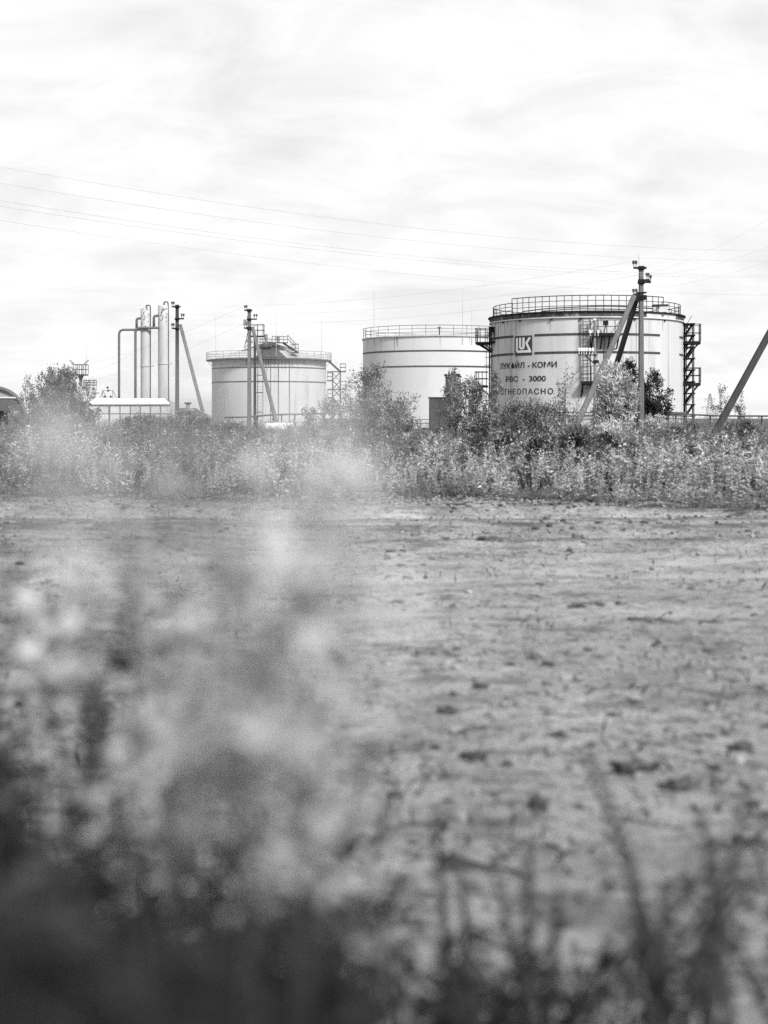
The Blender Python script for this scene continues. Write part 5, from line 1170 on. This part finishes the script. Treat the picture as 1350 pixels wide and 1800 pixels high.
# close tall stalks: soft pale columns
close = [(98, 742, 1020, .62, 34, 44, .008, 'near_leaf_pale', 'pale out-of-focus weed stalk rising near the left edge'), (335, 706, 900, .46, 15, 14, .006, 'near_leaf', 'faint out-of-focus weed stalk below the shed and columns'),
        (592, 712, 1000, .50, 24, 30, .008, 'near_leaf_pale', 'out-of-focus weed stalk rising below the conical-roofed tank'), (540, 895, 1020, .60, 30, 50, .014, 'near_leaf_pale', 'bright out-of-focus weed top left of the picture centre'),
        (395, 1185, 1330, .62, 32, 56, .016, 'near_leaf_pale', 'brightest blurred weed head in the left foreground'), (540, 1330, 1530, .64, 28, 50, .012, 'near_leaf_pale', 'pale blurred weed column left of the dark curled stem'), (14, 800, 1000, .70, 14, 0, .010, 'near_leaf', 'blurred grey weed stalk at the very left edge'),
        (215, 890, 1120, .66, 16, 14, .014, 'near_leaf', 'grey blurred weed stalk between the two leftmost pale ones'), (450, 960, 1180, .62, 18, 10, .014, 'near_leaf', 'grey blurred stalk left of the bright weed top'), (400, 860, 1040, .7, 12, 0, .014, 'near_leaf_dark', 'dark blurred stalk right of the shed, below the white drums'),
        (160, 1000, 1200, .8, 20, 30, .014, 'near_leaf_pale', 'pale blurred weed lower right of the leftmost stalk'), (490, 1090, 1300, .7, 22, 20, .016, 'near_leaf', 'grey blurred weed between the bright top and the bright head'), (280, 820, 990, .56, 9, 6, .01, 'near_leaf', 'thin veil of a weed below the columns'),
        (470, 1020, 1180, .7, 24, 40, .016, 'near_leaf_pale', 'pale blurred weed below and left of the bright weed top'), (455, 1300, 1460, .72, 26, 40, .016, 'near_leaf_pale', 'pale blurred weed just right below the brightest head'),
        (330, 1230, 1370, .8, 18, 36, .016, 'near_leaf_pale', 'pale blurred weed left of the brightest head'), (570, 1060, 1260, .62, 18, 30, .012, 'near_leaf_pale', 'pale veil of a weed left of the dark curled stem'), (500, 1480, 1640, .8, 20, 30, .016, 'near_leaf_pale', 'pale blurred weed at the foot of the pale column'),
        (180, 1480, 1570, 1.1, 16, 26, .012, 'near_leaf_pale', 'lone pale blurred tuft in the dark lower left'), (315, 1590, 1680, 1.1, 14, 24, .012, 'near_leaf_pale', 'lone pale blurred tuft near the bottom left'),
        (560, 1560, 1750, .8, 16, 20, .016, 'near_leaf', 'grey blurred weed below the pale column'), (330, 1330, 1520, .8, 16, 16, .02, 'near_leaf', 'grey blurred weed below the brightest head')]
for i, (px, pyt, pyb, D, nl, nf, sp, lm, lab) in enumerate(close):
    if pyt > 850: D *= 1.75; sp *= 1.5
    near_weed(lab, px, pyt, pyb, D, nl, .024 if pyt < 850 else .042, .009 if pyt < 850 else .018, lm, 'stem_dark', 300+i, nfl=nf, sr=.002 if pyt < 850 else .004, spread=sp)
# middle weeds
rr = random.Random(5)
word = {'near_leaf_pale': 'pale-leaved', 'near_leaf': 'grey-leaved', 'near_leaf_dark': 'dark-leaved', 'near_leaf_black': 'shade-toned'}
for i in range(70):
    px = rr.uniform(-90, 610); D = rr.uniform(1.35, 2.7); lim = 930 + 330*(max(px, 0)/600)**3
    pyt = lim + 620*rr.random(); pyb = pyt + rr.uniform(150, 380)
    u = (pyt-930)/500
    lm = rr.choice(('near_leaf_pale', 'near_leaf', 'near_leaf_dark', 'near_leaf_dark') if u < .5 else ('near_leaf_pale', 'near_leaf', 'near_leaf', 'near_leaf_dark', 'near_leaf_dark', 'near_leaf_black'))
    near_weed(f'softly blurred {word[lm]} weed in the dense clump filling the left foreground', px, pyt, pyb, D, rr.randint(22, 40), .048, .028, lm, rr.choice(('stem', 'stem_dark')), 400+i, nfl=rr.choice((0, 24)) if lm == 'near_leaf_pale' else 0, bend_=.25, spread=.014, sr=.005)
for i in range(64):    # low dark plants closing the left bottom edge, shade put into their leaf colour
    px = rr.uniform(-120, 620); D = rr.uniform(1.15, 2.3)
    near_weed('low weed with deep shade put in its leaf colour at the bottom left', px, 1600 + 0.24*max(px, 0) + rr.uniform(-190, 150), 2200, D, rr.randint(60, 100), .06 if px < 380 else .045, .036 if px < 380 else .026, 'near_leaf_black' if rr.random() < (.86 if px < 300 else .7) else 'near_leaf_dark', 'stem_dark', 500+i, bend_=.4, group='low dark foreground weeds at the left', spread=.02)
for i in range(22):    # nearer plants of the bottom left corner, shade painted into the leaves
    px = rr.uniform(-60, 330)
    near_weed('weed with shade-dark leaf colour nearest the lens in the bottom left corner', px, 1610 + .4*max(px, 0) + rr.uniform(-90, 140), 2300, rr.uniform(.68, .95), rr.randint(40, 70), .035, .02, 'near_leaf_black' if rr.random() < .75 else 'near_leaf_dark', 'stem_dark', 850+i, bend_=.3, group='dark weeds in the bottom left corner', spread=.02)
for i, (px, pyt, D, nl, lab) in enumerate(((628, 1110, 1.9, 46, 'dark curled weed stem left of centre, in front of the soil'), (655, 1290, 2.0, 46, 'dark weed beside the curled stem'), (1034, 1325, 2.1, 18, 'tall dark weed stem standing right of centre in the foreground'),
        (725, 1490, 2.3, 16, 'dark leaning stem left of the fallen twig'), (805, 1490, 2.3, 12, 'dark stem rising to the end of the fallen twig'), (870, 1540, 2.4, 14, 'short dark stem right of the leaning ones'), (1165, 1560, 2.4, 26, 'dark leafy weed at the lower right'), (690, 1400, 2.1, 10, 'thin dark stem left of the leaning stems'), (765, 1430, 2.2, 8, 'thin bare stem rising above the fallen twig'), (930, 1480, 2.2, 9, 'thin stem left of the tall dark one'),
        (1090, 1460, 2.3, 9, 'thin stem right of the tall dark one'), (1230, 1420, 2.2, 10, 'thin dark stem at the right, above the leafy weed'), (1310, 1400, 2.1, 12, 'dark stem nearest the right edge'), (985, 1560, 2.3, 8, 'short thin stem below the tall dark one'))):
    near_weed(lab, px, pyt, 1900, D, nl, .036, .02, 'near_leaf_black', 'stem_dark', 600+i, bend_=.4, sr=.014, group='dark foreground weeds', spread=.012)
for i in range(58):    # low plants along the bottom at the right
    px = 600 + 820*rr.random(); D = rr.uniform(1.9, 2.9); top = 1690-210*abs((px-940)/400)**1.5
    near_weed('low dark weed sprouting along the bottom edge at the right', px, rr.uniform(top-60, top+120), 2300, D, rr.randint(24, 60) if px < 1080 else rr.randint(12, 34), .042, .022, 'near_leaf_black' if rr.random() < .85 else 'near_leaf', 'stem_dark', 700+i, bend_=.8, sr=.007, group='low dark weeds along the bottom edge', spread=.016)
